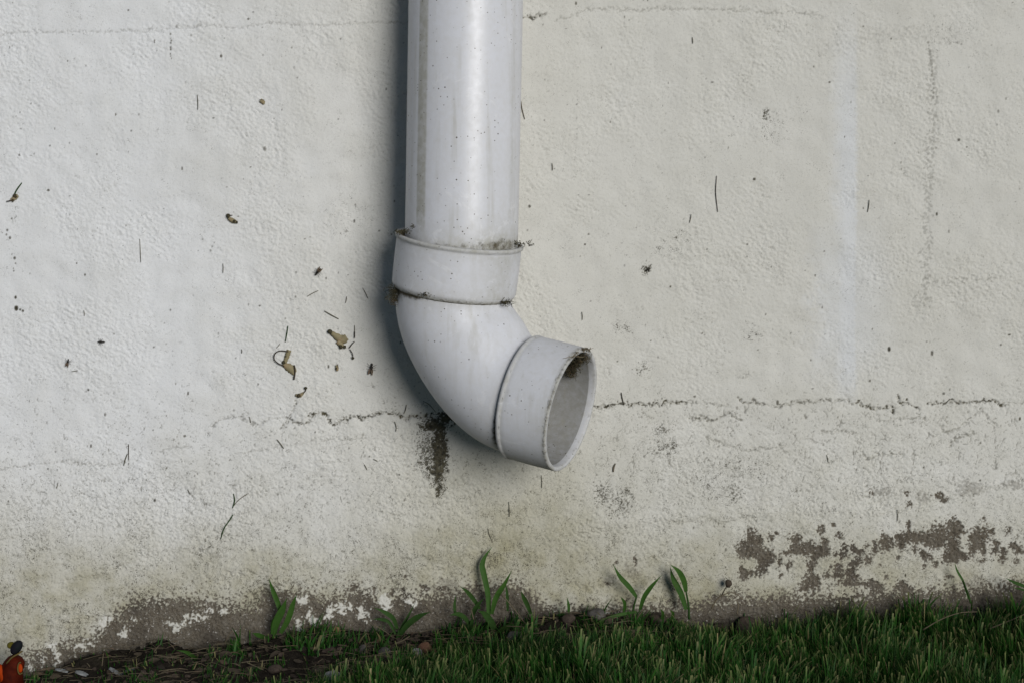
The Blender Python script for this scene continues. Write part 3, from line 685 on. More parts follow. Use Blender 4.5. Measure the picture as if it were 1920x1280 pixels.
# ------------------------------------------------------------------ weeds
S_PX = .000525
def weed(base, leaves, label, mats=None, depth=-.018, group="young grass weeds growing at the wall foot"):
    bp = at(base[0], base[1], depth); bp[2] = float(ground_z(bp[0], depth))
    t = thing("grass_weed", bp, label, "weed", group)
    for k, (pts, w, st) in enumerate(leaves):
        y0, y1 = st if isinstance(st, tuple) else (depth, depth+st)
        m_ = len(pts); ctrl = [at(px, py, y0+(y1-y0)*i/(m_-1)) for i, (px, py) in enumerate(pts)]
        n = 16; P = spline(ctrl, n)
        prof = [w*.62*S_PX*(.42+.75*math.sin(math.pi*min(1, (.10+.9*u)))**.8)*(1 if u < .55 else max(.04, 1-((u-.55)/.45)**1.7)) for u in np.linspace(0, 1, n)]
        m = MB(); rr = random.Random(k+int(base[0]))
        m.strip(P, prof, (rr.uniform(-.35, .35), -1, .25), rr.uniform(.25, .5), 0, rr.uniform(.1, .9))
        m.build("leaf", (mats[k] if mats else M_WEED), t)
    return t
def stemmed(t, pts, w, mat, depth=-.018, name="stem"):
    m = MB(); P = spline([at(px, py, depth) for px, py in pts], 12); m.tube(P, [w*S_PX/2*(1-.4*i/11) for i in range(12)], 6, .5); m.build(name, mat, t)
G, Dg = M_WEED, M_WEEDD
w = weed((515, 1195), [([(527, 1150), (522, 1130), (512, 1105), (504, 1083)], 14, .004), ([(512, 1188), (518, 1165), (530, 1140), (538, 1120)], 20, -.006), ([(526, 1186), (540, 1160), (549, 1132), (557, 1112)], 15, -.012), ([(509, 1188), (512, 1165), (520, 1148)], 9, .0), ([(500, 1196), (485, 1190), (473, 1186)], 12, -.01)],
         "bright green weed with three upright blades left of the white paint remnants")
stemmed(w, [(512, 1196), (516, 1175), (524, 1150)], 5, G); stemmed(w, [(499, 1262), (498, 1220), (496, 1192)], 3, M_STRAW, -.03, "dead_stalk")
w = weed((744, 1200), [([(745, 1198), (752, 1178), (765, 1155), (779, 1128)], 8, .004), ([(748, 1192), (765, 1170), (787, 1154), (808, 1146)], 16, -.012), ([(745, 1178), (737, 1158), (720, 1146), (700, 1138)], 12, -.010), ([(742, 1188), (730, 1166), (714, 1160), (698, 1160)], 9, .004)],
         "low dark green weed with spread leaves above the reddish stone", [Dg, Dg, Dg, Dg]); stemmed(w, [(742, 1212), (744, 1195), (748, 1180)], 5, Dg)
w = weed((910, 1160), [([(916, 1160), (915, 1115), (907, 1075), (904, 1058), (911, 1040), (924, 1023)], 15, (-.018, -.006)), ([(922, 1150), (930, 1120), (945, 1096), (961, 1066)], 14, -.008), ([(952, 1145), (951, 1115), (948, 1092)], 8, .0), ([(900, 1140), (888, 1122), (876, 1108), (862, 1098)], 12, -.01),
      ([(996, 1150), (988, 1130), (982, 1118), (976, 1106)], 13, -.008), ([(884, 1158), (893, 1138), (908, 1120)], 12, -.008), ([(930, 1190), (922, 1168), (908, 1150), (896, 1144)], 18, -.02), ([(882, 1172), (870, 1156), (856, 1150), (842, 1153)], 12, -.02), ([(854, 1154), (852, 1135), (855, 1113)], 8, 0), ([(945, 1200), (935, 1185), (960, 1172), (975, 1190)], 12, -.03), ([(878, 1190), (884, 1170), (888, 1150)], 10, -.01)],
         "tallest weed clump in the middle with a long blade bent at its tip", [G, G, Dg, Dg, Dg, Dg, Dg, Dg, Dg, Dg, Dg]); stemmed(w, [(912, 1178), (914, 1165), (916, 1150)], 6, G); stemmed(w, [(1012, 1196), (985, 1168), (965, 1142), (940, 1112)], 3, M_STRAW, -.03, "dead_stalk"); stemmed(w, [(888, 1160), (885, 1148), (884, 1142)], 3, M_STRAW, -.03, "dead_stalk")
w = weed((1192, 1150), [([(1193, 1118), (1180, 1100), (1162, 1080), (1149, 1056)], 13, -.004), ([(1200, 1142), (1208, 1118), (1222, 1098), (1242, 1076)], 12, -.006), ([(1170, 1146), (1171, 1130), (1163, 1117)], 9, -.006), ([(1194, 1146), (1160, 1152), (1130, 1162), (1112, 1174)], 9, -.02), ([(1112, 1172), (1106, 1164), (1094, 1160), (1088, 1162)], 8, -.02)],
         "forked weed with two long leaves spread in a V"); stemmed(w, [(1186, 1156), (1188, 1138), (1194, 1116)], 5, Dg); stemmed(w, [(1190, 1168), (1200, 1150), (1212, 1136)], 2.5, M_STRAW, -.03, "dead_stalk")
w = weed((1290, 1150), [([(1286, 1142), (1276, 1112), (1262, 1085), (1256, 1060)], 16, .004), ([(1286, 1108), (1282, 1088), (1272, 1070), (1256, 1057)], 15, -.01), ([(1240, 1165), (1243, 1150), (1238, 1140)], 8, -.01), ([(1258, 1162), (1262, 1150), (1256, 1142)], 8, -.01)],
         "weed with twin leaves meeting at one pointed tip"); stemmed(w, [(1292, 1160), (1291, 1135), (1286, 1106)], 5, Dg)
weed((382, 1256), [([(380, 1250), (366, 1232), (350, 1222), (330, 1218)], 11, -.012), ([(382, 1252), (392, 1238), (404, 1230), (416, 1225)], 12, -.014), ([(380, 1256), (380, 1240), (372, 1228)], 8, 0), ([(376, 1252), (384, 1240), (398, 1240)], 9, -.02)], "low weed with two drooping leaves on the soil near the bottom left", None, -.035)
w = weed((1812, 1120), [([(1816, 1122), (1806, 1090), (1794, 1068), (1790, 1052)], 6, .006)], "single thin green blade against the peeling paint at the right"); stemmed(w, [(1820, 1130), (1815, 1112), (1806, 1088)], 4, Dg)
weed((1925, 1110), [([(1935, 1104), (1915, 1096), (1900, 1090), (1884, 1082)], 9, -.008), ([(1935, 1110), (1915, 1104), (1898, 1100)], 5, -.008)], "dark narrow leaves leaning in from the right edge", [Dg, Dg])
weed((1072, 1150), [([(1066, 1150), (1066, 1135), (1063, 1118)], 8, 0), ([(1068, 1160), (1056, 1152), (1042, 1152)], 9, -.01), ([(1066, 1168), (1080, 1158), (1092, 1160)], 9, -.02)], "short yellowish green weed between tall clump and forked weed", [G, Dg, Dg])

# arching dead stalk by the brick lump, dry stalk with a seed head against the wall
def stalk(pts, w, label, depth=-.03, head=None, mat=M_STRAW, d2=None):
    m = MB(); n = 18; d2 = depth if d2 is None else d2
    P = spline([at(px, py, depth+(d2-depth)*i/(len(pts)-1)) for i, (px, py) in enumerate(pts)], n); m.tube(P, [w*S_PX/2*(1-.5*i/(n-1)) for i in range(n)], 6, .6)
    t = thing("dead_stalk", P[0], label, "stalk", "dead stalks at the wall foot"); m.build("stem", mat, t)
    if head: h = MB(); h.blob(at(head[0], head[1], d2), np.array([head[2], head[2]*.7, head[3]])*S_PX, 10, 8, .2, .5, 4); h.build("seed_head", M_LITTER, t)
stalk([(1334, 1140), (1345, 1122), (1362, 1112), (1378, 1111), (1394, 1124)], 3, "pale arching dead stalk over the large brick lump")
stalk([(1352, 1118), (1358, 1106), (1364, 1096)], 3, "short stalk with a round brown seed head against the wall", -.01, (1366, 1093, 7, 8), M_LITTER)
stalk([(1382, 1150), (1384, 1135), (1381, 1124)], 3, "thin green-grey stalk standing right of the arching one", -.04)
stalk([(1730, 1180), (1765, 1160), (1800, 1148), (1916, 1140)][:3]+[(1832, 1146)], 2.5, "long pale stalk lying over the lawn at the right", -.06)
stalk([(1855, 1178), (1870, 1172), (1895, 1162), (1922, 1150)], 3, "pale stalk sloping up to the right edge over the lawn", -.07)
stalk([(420, 1208), (435, 1182), (445, 1200)], 2, "thin bent dead stalk left of the three-bladed weed", -.03)
stalk([(190, 1272), (192, 1240), (194, 1224)], 3, "thin upright grey stalk in front of the bare render at the left", -.03)
stalk([(700, 1170), (718, 1180), (740, 1196)], 2, "pale stalk leaning under the low dark weed", -.03)
stalk([(740, 1206), (755, 1200), (768, 1192)], 4, "short pale stick lying beside the reddish brown stone", -.045)
stalk([(1230, 1192), (1250, 1183), (1280, 1172)], 4, "pale dry stem lying below the twin-leaved weed", -.05)

# ------------------------------------------------------------------ the downpipe
Y0 = -.071
C_top = at(862, 447, Y0)                                  # centre of the inlet rim
A0 = camdir(-.12, -.97, -.21)                          # axis of the inlet, pointing down
A1 = camdir(.905, -.165, .39)                             # axis of the outlet
A1 = A1-A0*(A1@A0-.03); A1 /= np.linalg.norm(A1)
RB, RS, RI = .0540, .0582, .0538
L0 = .0495; RBEND = .083; L1 = .0500
P0 = C_top+A0*L0; P1 = P0+RBEND*(A0+A1); P2 = P1+A1*L1
NSEG = 176
_side = np.cross(A0, A1); _side /= np.linalg.norm(_side)
def ring(c, ax, r, wob=0.0, seed=0):
    u = np.cross(_side, ax); u /= np.linalg.norm(u); th = np.linspace(0, 2*np.pi, NSEG, endpoint=False)
    rr = r
    if wob:
        g_ = np.random.default_rng(seed); rr = r+wob*sum(np.sin(k*th+g_.uniform(0, 6.3))*g_.normal(0, 1)/k**.5 for k in range(2, 40))
    return c+(np.cos(th)[:, None]*u+np.sin(th)[:, None]*_side)*(rr if np.isscalar(rr) else rr[:, None])
def revolve(name, prof, parent, smooth=True, mat=None):
    """prof: list of (centre, axis, radius, grime, film[, wob])"""
    V_ = []; G_ = []; F_ = []
    for i, p in enumerate(prof):
        c, ax, r, g_, f_ = p[:5]; V_.append(ring(c, ax, r, p[5] if len(p) > 5 else 0, i))
        gg = g_ if not np.isscalar(g_) else np.full(NSEG, g_); ff = f_ if not np.isscalar(f_) else np.full(NSEG, f_)
        G_.append(gg); F_.append(ff)
    m = len(prof); ii = np.arange(m*NSEG).reshape(m, NSEG)
    q = np.stack([ii[:-1], np.roll(ii[:-1], -1, 1), np.roll(ii[1:], -1, 1), ii[1:]], -1).reshape(-1, 4)
    o = mesh_obj(name, np.vstack(V_), q, mat or MP, parent, smooth, {"grime": np.concatenate(G_), "film": np.concatenate(F_)})
    return o
TH = np.linspace(0, 2*np.pi, NSEG, endpoint=False)
dp = thing("downpipe", (C_top[0], 0, C_top[2]), "white plastic rainwater downpipe with an elbow spout in front of the wall", "downpipe")
# inlet socket: rim, outside, bottom chamfer, and inside of the rim
def st(s): return C_top+A0*s
pr = []
pr.append((st(.018), A0, .0543, .9, .8)); pr.append((st(.004), A0, .0546, .9, .8)); pr.append((st(.0008), A0, .0556, .6, .7, .00005)); pr.append((st(.0), A0, .0568, .25, .7, .00006)); pr.append((st(.0), A0, .0592, .30, .8, .00008)); pr.append((st(.0008), A0, .0602, .35, .8, .00008))
pr.append((st(.0028), A0, .0600, .42, .7)); pr.append((st(.0042), A0, RS+.0003, .38, .5)); pr.append((st(.0052), A0, RS, .22, .35))
for s in np.linspace(.007, L0-.0035, 22):
    e = min(s-.005, L0-.003-s); pr.append((st(s), A0, RS+.0004*math.sin(s*60), .20*math.exp(-e/.004)+.03, .30*math.exp(-e/.008)+.10+.25*sstep(.2, -.5, np.cos(TH-0.0))*0+.38*np.exp(-((TH-.35)/.28)**2)))
pr += [(st(L0-.0028), A0, RS-.0001, .35, .4), (st(L0-.0012), A0, RS-.0008, .45, .7), (st(L0+.0006), A0, RB+.0022, .55, .9), (st(L0+.0018), A0, RB+.0008, .75, .9), (st(L0+.0024), A0, RB-.001, .8, .9)]
# elbow body (child of downpipe), sockets are its sub-parts
body = []
for k, a in enumerate(np.linspace(0, 1, 72)):
    tot = math.acos(max(-1, min(1, float(A0@A1)))); ang = a*tot
    e1 = A0; e2 = (A1-A0*(A0@A1)); e2 /= np.linalg.norm(e2)
    rb = RBEND*(1+float(A0@A1))/math.sin(tot) if abs(math.sin(tot)) > 1e-3 else RBEND
    c = P0+rb*(e1*math.sin(ang)+e2*(1-math.cos(ang)))+(e2-e1)*.0045*math.sin(math.pi*a)**2; ax = e1*math.cos(ang)+e2*math.sin(ang)
    d0 = a*rb*tot; d1 = (1-a)*rb*tot
    gr = .75*math.exp(-d0/.0035)+.45*math.exp(-d0/.012)+.80*math.exp(-d1/.003)+.30*math.exp(-d1/.010)+.03
    body.append((c, ax, RB+.0006*math.sin(a*math.pi), gr*(.8+.3*np.sin(TH*3+1)), .6*math.exp(-d0/.007)+.5*math.exp(-d1/.006)+.06))
P1 = body[-1][0]; A1 = body[-1][1]; P2 = P1+A1*L1
inner = [(c, ax, .0505, .10, .35) for c, ax, *_ in body[::-3]]
sidea = TH
elbow = revolve("elbow", [(P1+A1*.004, A1, .0505, .1, .4)]+inner+[(st(L0-.004), A0, .0505, .1, .4), (st(L0-.004), A0, RB-.0005, .1, .4)]+body+[(P1+A1*.001, A1, RB, .8, .9)], dp)
revolve("socket", pr, elbow)
def ot(s): return P1+A1*s
# which way is up round the outlet ring: grime at the bore top, darker tone underneath
ringv = ring(np.zeros(3), A1, 1.0); upness = ringv[:, 2]
q_ = [(ot(-.0016), A1, RB-.0005, .9, .9), (ot(-.0008), A1, RB+.0016, .75, .9), (ot(.0004), A1, RS-.0002, .30, .7), (ot(.0018), A1, RS+.0007, .15, .5), (ot(.0034), A1, RS+.0007, .35, .6), (ot(.0044), A1, RS-.0001, .42, .6), (ot(.0055), A1, RS-.0002, .25, .4)]
for s in np.linspace(.008, L1-.005, 22):
    e = L1-s; q_.append((ot(s), A1, RS+.0003*math.sin(s*70), .35*math.exp(-e/.003)+.12*math.exp(-(s-.006)/.004)+.03+.12*sstep(-.5, -1, upness), .35*math.exp(-e/.006)+.08+.35*sstep(-.45, -.98, upness)))
q_ += [(ot(L1-.0032), A1, RS, .42, .6, .00003), (ot(L1-.0014), A1, RS-.0001, .55, .8, .00010), (ot(L1-.0003), A1, RS-.0006, .46, .9, .00014), (ot(L1), A1, RS-.0015, .38, .6, .00010), (ot(L1-.0002), A1, RI+.0006, .34, .5, .00010), (ot(L1-.0012), A1, RI, .38, .5, .00008), (ot(L1-.004), A1, RI-.0002, .28, .25)]
q_ += [(ot(L1-.007), A1, RI-.0003, .2, .5)]
revolve("spout_socket", q_, elbow)
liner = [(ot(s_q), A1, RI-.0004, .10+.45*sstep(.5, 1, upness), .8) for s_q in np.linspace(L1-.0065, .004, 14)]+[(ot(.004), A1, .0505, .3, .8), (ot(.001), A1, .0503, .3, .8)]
revolve("inner_lining", liner, elbow, mat=MP3)  # bore shade painted in with a dimmed plastic, plus dirt film
# straight pipe: into the socket, up and out of the picture
c0 = at(865, 470, Y0+.001); c1 = at(873.5, 0, Y0+.016)
axp = (c0-c1)/np.linalg.norm(c0-c1)
c2 = c1-axp*.05; c3 = c2+np.array([0, 0, 1.9])
pp = []
RP = .0527
def pipe_ring(c, ax, s):        # s = height above the rim along the pipe
    g0 = .36*math.exp(-max(s, 0)/.005)+.08*math.exp(-max(s, 0)/.02)+.03
    rt = np.exp(-((TH-.40)/.4)**2)*.3*math.exp(-max(s, 0)/.02)
    return (c, ax, RP, g0+rt*.5, .75*math.exp(-max(s, 0)/.009)+rt+.05+(.85*sstep(1.78, 1.81, TH)*sstep(2.02, 2.00, TH)+.25*np.exp(-((TH-.12)/.06)**2))*sstep(.004, .03, s))  # film: dirt and runs, plus a grey reflection band painted down the pipe
Ls = np.linalg.norm(c1-c0); rimd = np.linalg.norm(c0-C_top)-.002
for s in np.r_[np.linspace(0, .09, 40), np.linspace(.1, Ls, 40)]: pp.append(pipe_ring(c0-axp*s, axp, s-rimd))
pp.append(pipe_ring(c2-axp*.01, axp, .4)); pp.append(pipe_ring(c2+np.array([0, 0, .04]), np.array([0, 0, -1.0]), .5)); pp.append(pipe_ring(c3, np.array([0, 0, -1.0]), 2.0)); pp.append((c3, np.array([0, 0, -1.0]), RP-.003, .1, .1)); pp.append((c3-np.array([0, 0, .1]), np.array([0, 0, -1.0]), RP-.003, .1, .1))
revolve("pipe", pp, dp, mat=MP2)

# ------------------------------------------------------------------ fibres and dirt caught on the pipe
def fibres(mb, c, r, n, L, w, seed, flat=1.0):
    rr = np.random.default_rng(seed)
    for i in range(n):
        p = c+rr.normal(0, 1, 3)*r; d = rr.normal(0, 1, 3); d /= np.linalg.norm(d); l = rr.uniform(.4, 1)*L; k = rr.normal(0, 1, 3)*.35*l
        mb.strip([p-d*l/2, p+k*.3, p+d*l/2], [w, w, w*.5], (0, -1, 0), .3, 0, rr.uniform(0, 1))
mb = MB(); up_ = ring(ot(L1-.012), A1, .0485)[int(np.argmax(ringv[:, 2]))]
# clump hangs on the inside of the spout's far upper wall
for (px, py, k, r) in ((1078, 680, 150, 5.5), (1085, 668, 120, 5), (1067, 690, 110, 5), (1094, 668, 70, 5), (1072, 700, 60, 5)):
    i = int(np.argmin([np.hypot(*(np.array(project(v))-np.array([px, py])))+(30 if (v-ot(L1-.02))@np.array([0, 1, 0]) < 0 else 0) for v in ring(ot(L1-.015), A1, RI-.004)]))
    v = ring(ot(L1-.015), A1, RI-.004)[i]
    # slide along the view ray onto a point just inside the bore
    dd = ray(px, py); best = None
    for t in np.linspace(1.1, 1.6, 600):
        q = CAM+dd*t; rel = q-ot(0); h_ = rel@A1; rad = np.linalg.norm(rel-h_*A1)
        if 0 < h_ < L1 and rad < RI-.0028: best = q
    if best is not None: fibres(mb, best, r*.0006, int(k*1.5), .006, .00045, px)
if mb.v:
    o = mb.build("dirt_clump", M_MOSS); rebase(o, np.mean(np.array(mb.v), 0)); tag(o, "dark fuzzy dirt clump stuck inside the top of the spout opening", "dirt clump", "dirt and fibre clumps on the downpipe")
mb = MB(); r_ = ring(ot(L1+.0003), A1, RS-.0012); top = np.argsort(-ringv[:, 2])[:22]
rr = np.random.default_rng(4)
for i in range(26):
    p = r_[rr.choice(top)]; tg = np.cross(A1, p-ot(L1)); tg /= np.linalg.norm(tg); tg = tg*rr.choice([-1, 1])+rr.normal(0, .35, 3)
    l = rr.uniform(.005, .014); mb.strip([p-tg*l*.5, p+np.array([0, -.001, .001]), p+tg*l*.5+np.array([0, 0, -.001])], [.0006, .0007, .0003], (0, -1, 0), .3, 0, rr.uniform(.3, 1))
o = mb.build("straw_tuft", M_STRAW); rebase(o, np.mean(np.array(mb.v), 0)); tag(o, "pale straw strands caught on the top rim of the spout opening", "straw")
for nm, px, py, yy, n, L, r, lab in (("dirt_clump", 742, 556, -.085, 260, .008, .0042, "brown cobweb dirt clump behind the left edge of the elbow"), ("dirt_clump", 976, 458, -.090, 60, .004, .0020, "small mossy dirt clump in the right gap of the upper socket"),
      ("dirt_clump", 940, 566, None, 90, .004, .0022, "brown crumbs clinging under the right part of the upper socket"), ("dirt_clump", 800, 552, None, 50, .0035, .0018, "greenish crumbs clinging under the left part of the upper socket"), ("dirt_clump", 775, 425, None, 30, .003, .0014, "tiny olive dirt clump low on the straight pipe"), ("dirt_clump", 756, 436, -.10, 70, .005, .0020, "dark dirt clump in the left gap of the upper socket")):
    m = MB()
    if yy is None:
        sc_ = 1.0; c = None; dd = ray(px, py)
        for t in np.linspace(1.2, 1.6, 3000):          # first hit with the pipe or elbow cylinder
            q = CAM+dd*t; rel = q-C_top; h_ = rel@A0; rad = np.linalg.norm(rel-h_*A0)
            lim = RS if h_ < L0 else RB
            if py < 440: rel = q-c0; h_ = rel@axp; rad = np.linalg.norm(rel-h_*axp); lim = RP
            if rad < lim+.0006: c = q; break
        if c is None: continue
    else: c = at(px, py, yy)
    for j in range(3): fibres(m, c+np.array([rng.normal(0, r*1.4), 0, rng.normal(0, r*(2.2 if px == 742 else .35))]), r*np.array([1.1, .4, .6]), n//3, L, .0005, px+j)
    o = m.build(nm, M_MOSS); rebase(o, c); tag(o, lab, "dirt clump", "dirt and fibre clumps on the downpipe")

# ------------------------------------------------------------------ grass clippings stuck to the wall
def clip(pts, w, mat=M_TWIG, label=None, lift=.0012):
    m = MB(); n = 8
    P = spline([at(px, py, wall_y(px, py)-lift) for px, py in pts], n); w *= .5; m.strip(P, [w*S_PX*(.5+.5*math.sin(math.pi*(i+.8)/(n+1))) for i in range(n)], (0, -1, 0), .5, .0003, .4)
    o = m.build("grass_clipping", mat); rebase(o, P[0])
    return tag(o, label or "short dark grass clipping stuck to the rough wall", "clipping", "dark grass clippings stuck to the wall")
clip([(24, 372), (31, 357), (41, 343)], 5, M_WEEDD, "green pointed clipping near the left edge above a dark crumb")
clip([(262, 448), (263, 470), (264, 492)], 2.5, label="thin straight vertical clipping left of the mossy spot")
clip([(438, 925), (440, 938), (436, 952)], 4.5, M_WEEDD, "thick short upright green clipping below the dried scraps")
clip([(414, 1010), (420, 990), (430, 975), (437, 964)], 4.5, M_WEEDD, "longest curved green clipping low on the wall at left")
clip([(438, 948), (446, 938), (456, 930), (466, 924)], 2.5, M_STRAW, "straw-coloured fibre beside the upright green clipping")
clip([(540, 611), (538, 625), (535, 641)], 4, M_WEEDD, "dark green upright clipping just above the looped dried scrap")
clip([(608, 583), (620, 590), (635, 598)], 3.5, label="sloping dark clipping above the tan dried scrap")
clip([(576, 556), (586, 550), (597, 545)], 3, label="short sloping clipping under the dead fly near the pipe shadow")
clip([(1344, 330), (1342, 362), (1346, 398)], 2.6, M_LITTER, "long faint vertical fibre right of the pipe")
clip([(977, 190), (979, 205), (984, 224)], 3, M_STRAW, "thin straw clipping touching the pipe's right edge")
clip([(1165, 735), (1167, 747), (1170, 758)], 3.5, M_LITTER, "brownish clipping standing on the crack right of the spout")
clip([(1154, 868), (1151, 875), (1150, 884)], 6, label="broad dark seed-like clipping right of and below the spout")
clip([(519, 823), (525, 830), (532, 840)], 3.5, label="small sloping clipping below the left crack")
clip([(232, 872), (235, 860), (239, 850)], 4, label="dark leaning clipping beside a pale one on the lower left wall")
clip([(241, 862), (241, 848), (241, 832)], 3, M_LITTER, "pale grey upright clipping beside a dark leaning one")
clip([(740, 790), (743, 800), (742, 808)], 3, label="short clipping hanging from the crack in the pipe shadow")
clip([(757, 775), (760, 768), (762, 758)], 3.5, label="clipping rising from the crack in the pipe shadow")
clip([(793, 751), (805, 758), (817, 772)], 2.5, label="curved thin clipping between the crack and the elbow")
clip([(954, 940), (955, 955), (955, 968)], 3, label="upright clipping under the spout")
clip([(1015, 890), (1016, 902), (1016, 914)], 2.5, label="thin clipping close below the spout's lip")
clip([(915, 990), (917, 1000), (922, 1012)], 2.5, label="thin clipping above the tall weed")
for a, lb in (
    ([(418, 494), (418, 512)], "short upright clipping between the mossy scrap and the looped dried scrap"),
    ([(370, 178), (371, 206)], "short thin clipping alone high on the left wall below the top crack"),
    ([(157, 582), (158, 593)], "tiny upright clipping above the small black insect at left"),
    ([(453, 654), (453, 662)], "tiny upright clipping left of the looped dried scrap"),
    ([(1035, 306), (1036, 320)], "tiny upright clipping just right of the straight pipe"),
    ([(1298, 70), (1299, 82)], "tiny clipping highest on the wall right of the pipe"),
    ([(650, 556), (648, 568)], "tiny clipping above the right end of the sloping dark clipping"),
    ([(352, 917), (356, 926)], "tiny clipping left of the green upright clipping low on the wall"),
    ([(665, 610), (664, 632)], "thin upright clipping right of the tan fan-shaped scrap"),
    ([(518, 652), (525, 644)], "tiny slanted clipping just above the loop of the dried scrap"),
    ([(700, 860), (708, 864)], "tiny nearly level clipping left of the dark mould streak under the crack"),
    ([(134, 696), (146, 694)], "tiny level clipping just below the brown winged insect"),
    ([(1091, 585), (1092, 600)], "short upright clipping directly above the spout opening"),
    ([(1296, 402), (1293, 418)], "tiny leaning clipping below the long faint fibre right of the pipe"),
    ([(467, 780), (470, 792)], "tiny clipping at the left end of the crack left of the pipe"),
    ([(108, 905), (106, 915)], "tiny clipping lowest at the far left of the wall"),
    ([(683, 870), (688, 880)], "tiny slanted clipping below the crack in front of the pipe shadow"),
    ([(1550, 852), (1553, 866)], "tiny clipping below the right-hand crack above the peeling paint"),
    ([(1630, 375), (1627, 398)], "short leaning clipping right of the pale vertical streak"),
    ([(1683, 955), (1683, 976)], "thin upright clipping just above the peeling paint patches"),
    ([(680, 540), (690, 560)], "short slanted clipping in the soft shadow left of the upper socket")):
    clip([a[0], ((a[0][0]+a[1][0])/2+.5, (a[0][1]+a[1][1])/2), a[1]], 2.6, label=lb)

# dried scraps and insects
def scrap(px, py, label, films, lines, dots_=()):
    c = at(px, py, wall_y(px, py)); t = thing("dried_scrap", c, label, "scrap", "dried scraps stuck to the wall")
    for pts, ws in films:
        m = MB(); n = 12; P = spline([at(x, y, wall_y(x, y)-.0028) for x, y in pts], n); wv = np.interp(np.linspace(0, 1, n), np.linspace(0, 1, len(ws)), ws)
        m.strip(P, [q*S_PX*(1+.12*math.sin(i*2.3)) for i, q in enumerate(wv)], (0, -1, 0), -.35, .0006, .4+.3*math.sin(px)); m.build("film", M_TAN, t)
    for pts, w_ in lines:
        m = MB(); P = spline([at(x, y, wall_y(x, y)-.0025) for x, y in pts], 14); m.tube(P, w_*S_PX/2, 5, .4); m.build("fibre", M_LITTER, t)
    for x, y, r in dots_:
        m = MB(); m.blob(at(x, y, wall_y(x, y)-.0025), np.array([r, r*.6, r])*S_PX, 8, 6, .2, .5); m.build("crumb", M_MOSS, t)
scrap(540, 680, "looped tan dried scrap stuck to the wall left of the pipe", [([(542, 656), (538, 668), (533, 682)], [8, 9, 6]), ([(531, 682), (540, 688), (548, 694), (551, 702)], [8, 15, 17, 5])], [([(541, 659), (526, 657), (516, 662), (514, 673), (522, 681), (533, 686)], 2.2), ([(552, 684), (553, 698), (551, 711)], 3)], [(532, 679, 3.5), (536, 668, 1.5)])
scrap(638, 635, "tan fan-shaped dried scrap near the pipe shadow", [([(621, 624), (632, 632), (641, 637), (650, 632)], [7, 13, 19, 12]), ([(633, 640), (639, 646), (644, 650)], [10, 9, 5])], [([(655, 652), (660, 645), (665, 640)], 2), ([(656, 654), (661, 663), (662, 671)], 1.6), ([(665, 622), (665, 634)], 1.8)], [(619, 622, 4.5), (646, 650, 3), (662, 671, 2.5), (639, 650, 4)])
scrap(563, 738, "small brown curled scrap with a thin tail above the left crack", [([(554, 740), (562, 741), (570, 735)], [4, 8, 3])], [([(568, 737), (573, 732), (573, 727)], 2)], [(560, 741, 4), (573, 727, 2.8)])
scrap(632, 689, "tiny tan speck of dried scrap below the fan-shaped one", [([(631, 684), (632, 690), (632, 695)], [4, 6, 4])], [([(633, 682), (634, 688)], 1.2)], [(631, 690, 2)])
scrap(492, 192, "small yellowish spot of dried film high on the left wall", [([(488, 188), (493, 192), (494, 196)], [7, 8, 3])], [([(486, 187), (496, 188)], 1)])
scrap(433, 411, "dark mossy scrap on the wall left of the pipe", [([(428, 409), (436, 414), (444, 417)], [6, 9, 5])], [([(428, 404), (436, 404)], 1.5)], [(428, 405, 4), (439, 415, 3), (444, 417, 2.5)])
scrap(27, 371, "reddish brown crumb under the green clipping near the left edge", [([(20, 376), (27, 371), (33, 366)], [5, 9, 6])], [([(12, 378), (22, 376)], 2)], [(28, 368, 4), (24, 376, 3)])
def insect(px, py, ang, L, label, wing=True):
    c = at(px, py, wall_y(px, py)-.0022); t = thing("dead_insect", c, label, "insect", "dead insects on the wall")
    ca, sa = math.cos(ang), math.sin(ang); L *= S_PX; ex = np.array([ca, 0, sa]); ez = np.array([-sa, 0, ca])
    m = MB(); m.tube([c+ex*L*q for q in (-.5, -.38, -.2, -.12, .05, .15, .22, .35, .46, .5)], [L*q for q in (.03, .10, .14, .08, .16, .15, .07, .12, .08, .02)], 8, .5); m.build("body", M_BLACK, t)
    for s in (-1, 1):
        for k in (-.05, .06, .16):
            m = MB(); b = c+ex*L*k; m.tube([b, b+ez*s*L*.25+ex*L*k*.6+np.array([0, -.0006, 0]), b+ez*s*L*.45+ex*L*k*1.6+np.array([0, .001, 0])], [.00022, .00018, .00012], 4, .5); m.build("leg", M_BLACK, t)
    if wing:
        for s in (-1, 1):
            m = MB(); m.strip([c+ex*L*.1, c-ex*L*.25+ez*s*L*.13+np.array([0, -.0012, 0]), c-ex*L*.62+ez*s*L*.18+np.array([0, -.0008, 0])], [L*.08, L*.22, L*.08], (0, -1, 0), .2, 0, .5); m.build("wing", M_WING, t)
insect(596, 510, R(-130), 17, "dead fly on the wall near the pipe's soft shadow")
insect(190, 641, R(178), 14, "small black insect on the left part of the wall", False)
insect(127, 679, R(75), 14, "brown winged insect low on the far left of the wall")
insect(696, 690, R(80), 20, "dark long insect in the shadow left of the elbow")
insect(1215, 506, R(20), 10, "tiny dark insect in a mould spot right of the elbow", False)

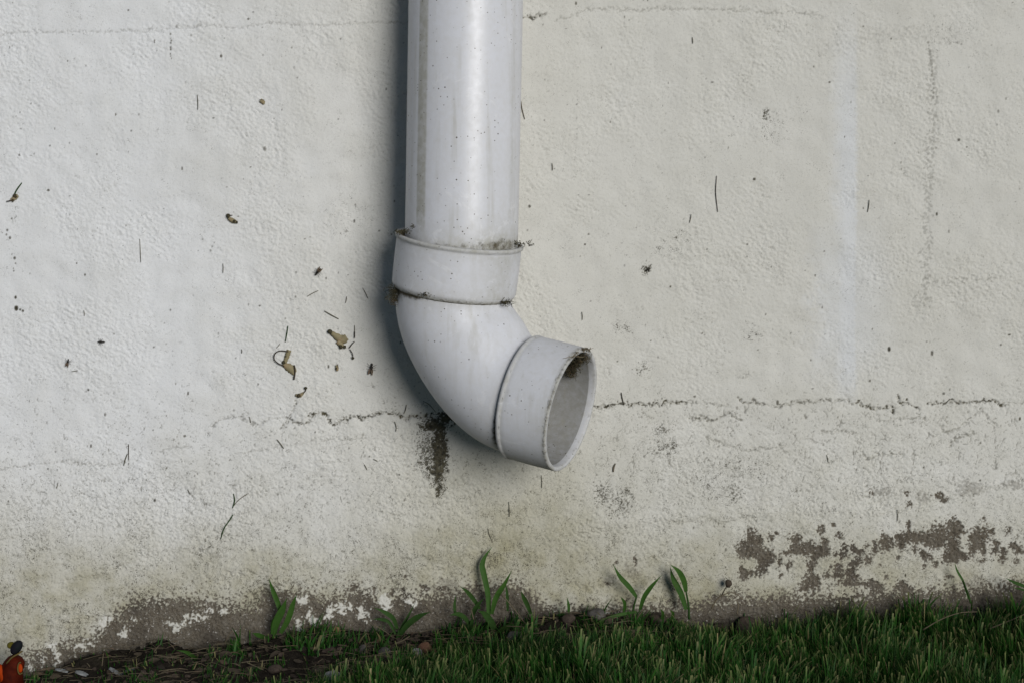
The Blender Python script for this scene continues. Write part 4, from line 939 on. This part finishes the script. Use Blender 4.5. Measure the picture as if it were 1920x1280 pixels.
# ------------------------------------------------------------------ ornament at the bottom left corner
def m_glaze(name, c1, c2, rough=.75):
    t = NT(name); c = t.mix(t.rng(t.noise(60, 3, .6), .35, .65), c1, c2); return t.fin(c, rough, t.bump(t.noise(260, 4, .6), .4, .001), .08)
M_ORG = m_glaze("orange_glaze", (.26, .022, .002), (.36, .045, .004)); M_DRED = m_glaze("dark_red_glaze", (.022, .002, .001), (.075, .009, .002)); M_BLK = m_glaze("black_glaze", (.006, .010, .010), (.012, .008, .016)); M_OLV = m_glaze("olive_glaze", (.06, .055, .006), (.10, .085, .012)); M_GOLD = m_glaze("ochre_trim", (.08, .06, .02), (.12, .09, .03))
yo = -.075
def op(px, py, dy=0): return at(px, py, yo+dy)
t = thing("garden_ornament", (op(18, 1290)[0], yo, op(18, 1300)[2]-.012), "glossy orange and dark red garden ornament with a round black knob beside the wall", "ornament")
s_ = .00050
m = MB(); P = spline([op(22, 1345), op(22, 1300), op(21, 1272), op(23, 1252), op(32, 1238), op(36, 1232)], 16); m.tube(P, [q*s_ for q in np.interp(np.linspace(0, 1, 16), [0, .25, .5, .72, .9, 1], [24, 24, 22, 19, 14, 9])], 24); m.build("body", M_DRED, t)
m = MB(); m.blob(op(31, 1213), np.array([11, 10, 14])*s_, 24, 16, 0, .5)
for q in range(len(m.v)):
    v = m.v[q]; m.v[q] = (v[0]+(v[2]-op(31, 1213)[2])*.35, v[1], v[2])
k_ = m.build("knob", M_BLK, t)
m = MB(); m.blob(op(21, 1209, .004), np.array([8, 6, 7])*s_, 18, 12, 0, .5); m.build("side_bead", M_OLV, t)
m = MB(); P = spline([op(12, 1243, -.008), op(22, 1232, -.009), (op(34, 1225, -.008)), op(42, 1220, -.004)], 12); m.tube(P, [1.5*s_]*12, 8); m.build("collar_ring", M_GOLD, t)
m = MB(); P = spline([op(-26, 1262, -.006), op(-10, 1252, -.004), op(4, 1258, -.004), op(8, 1272, -.006), op(2, 1284, -.006)], 16); m.tube(P, [q*s_ for q in np.interp(np.linspace(0, 1, 16), [0, .3, .7, 1], [6, 10, 9, 4])], 18); m.build("side_arm", M_ORG, t)
m = MB(); P = spline([op(43, 1262, -.004)]+[op(38+6*math.cos(a)*.8, 1252+11*math.sin(a), -.0105) for a in np.linspace(.9, 5.0, 8)], 24); m.tube(P, [1.3*s_]*24, 8); m.build("scroll", M_GOLD, t)
m = MB(); m.blob(op(38, 1252, -.0065), np.array([4.5, 3, 9])*s_, 16, 10, 0, .5); m.build("inlay", M_ORG, t)
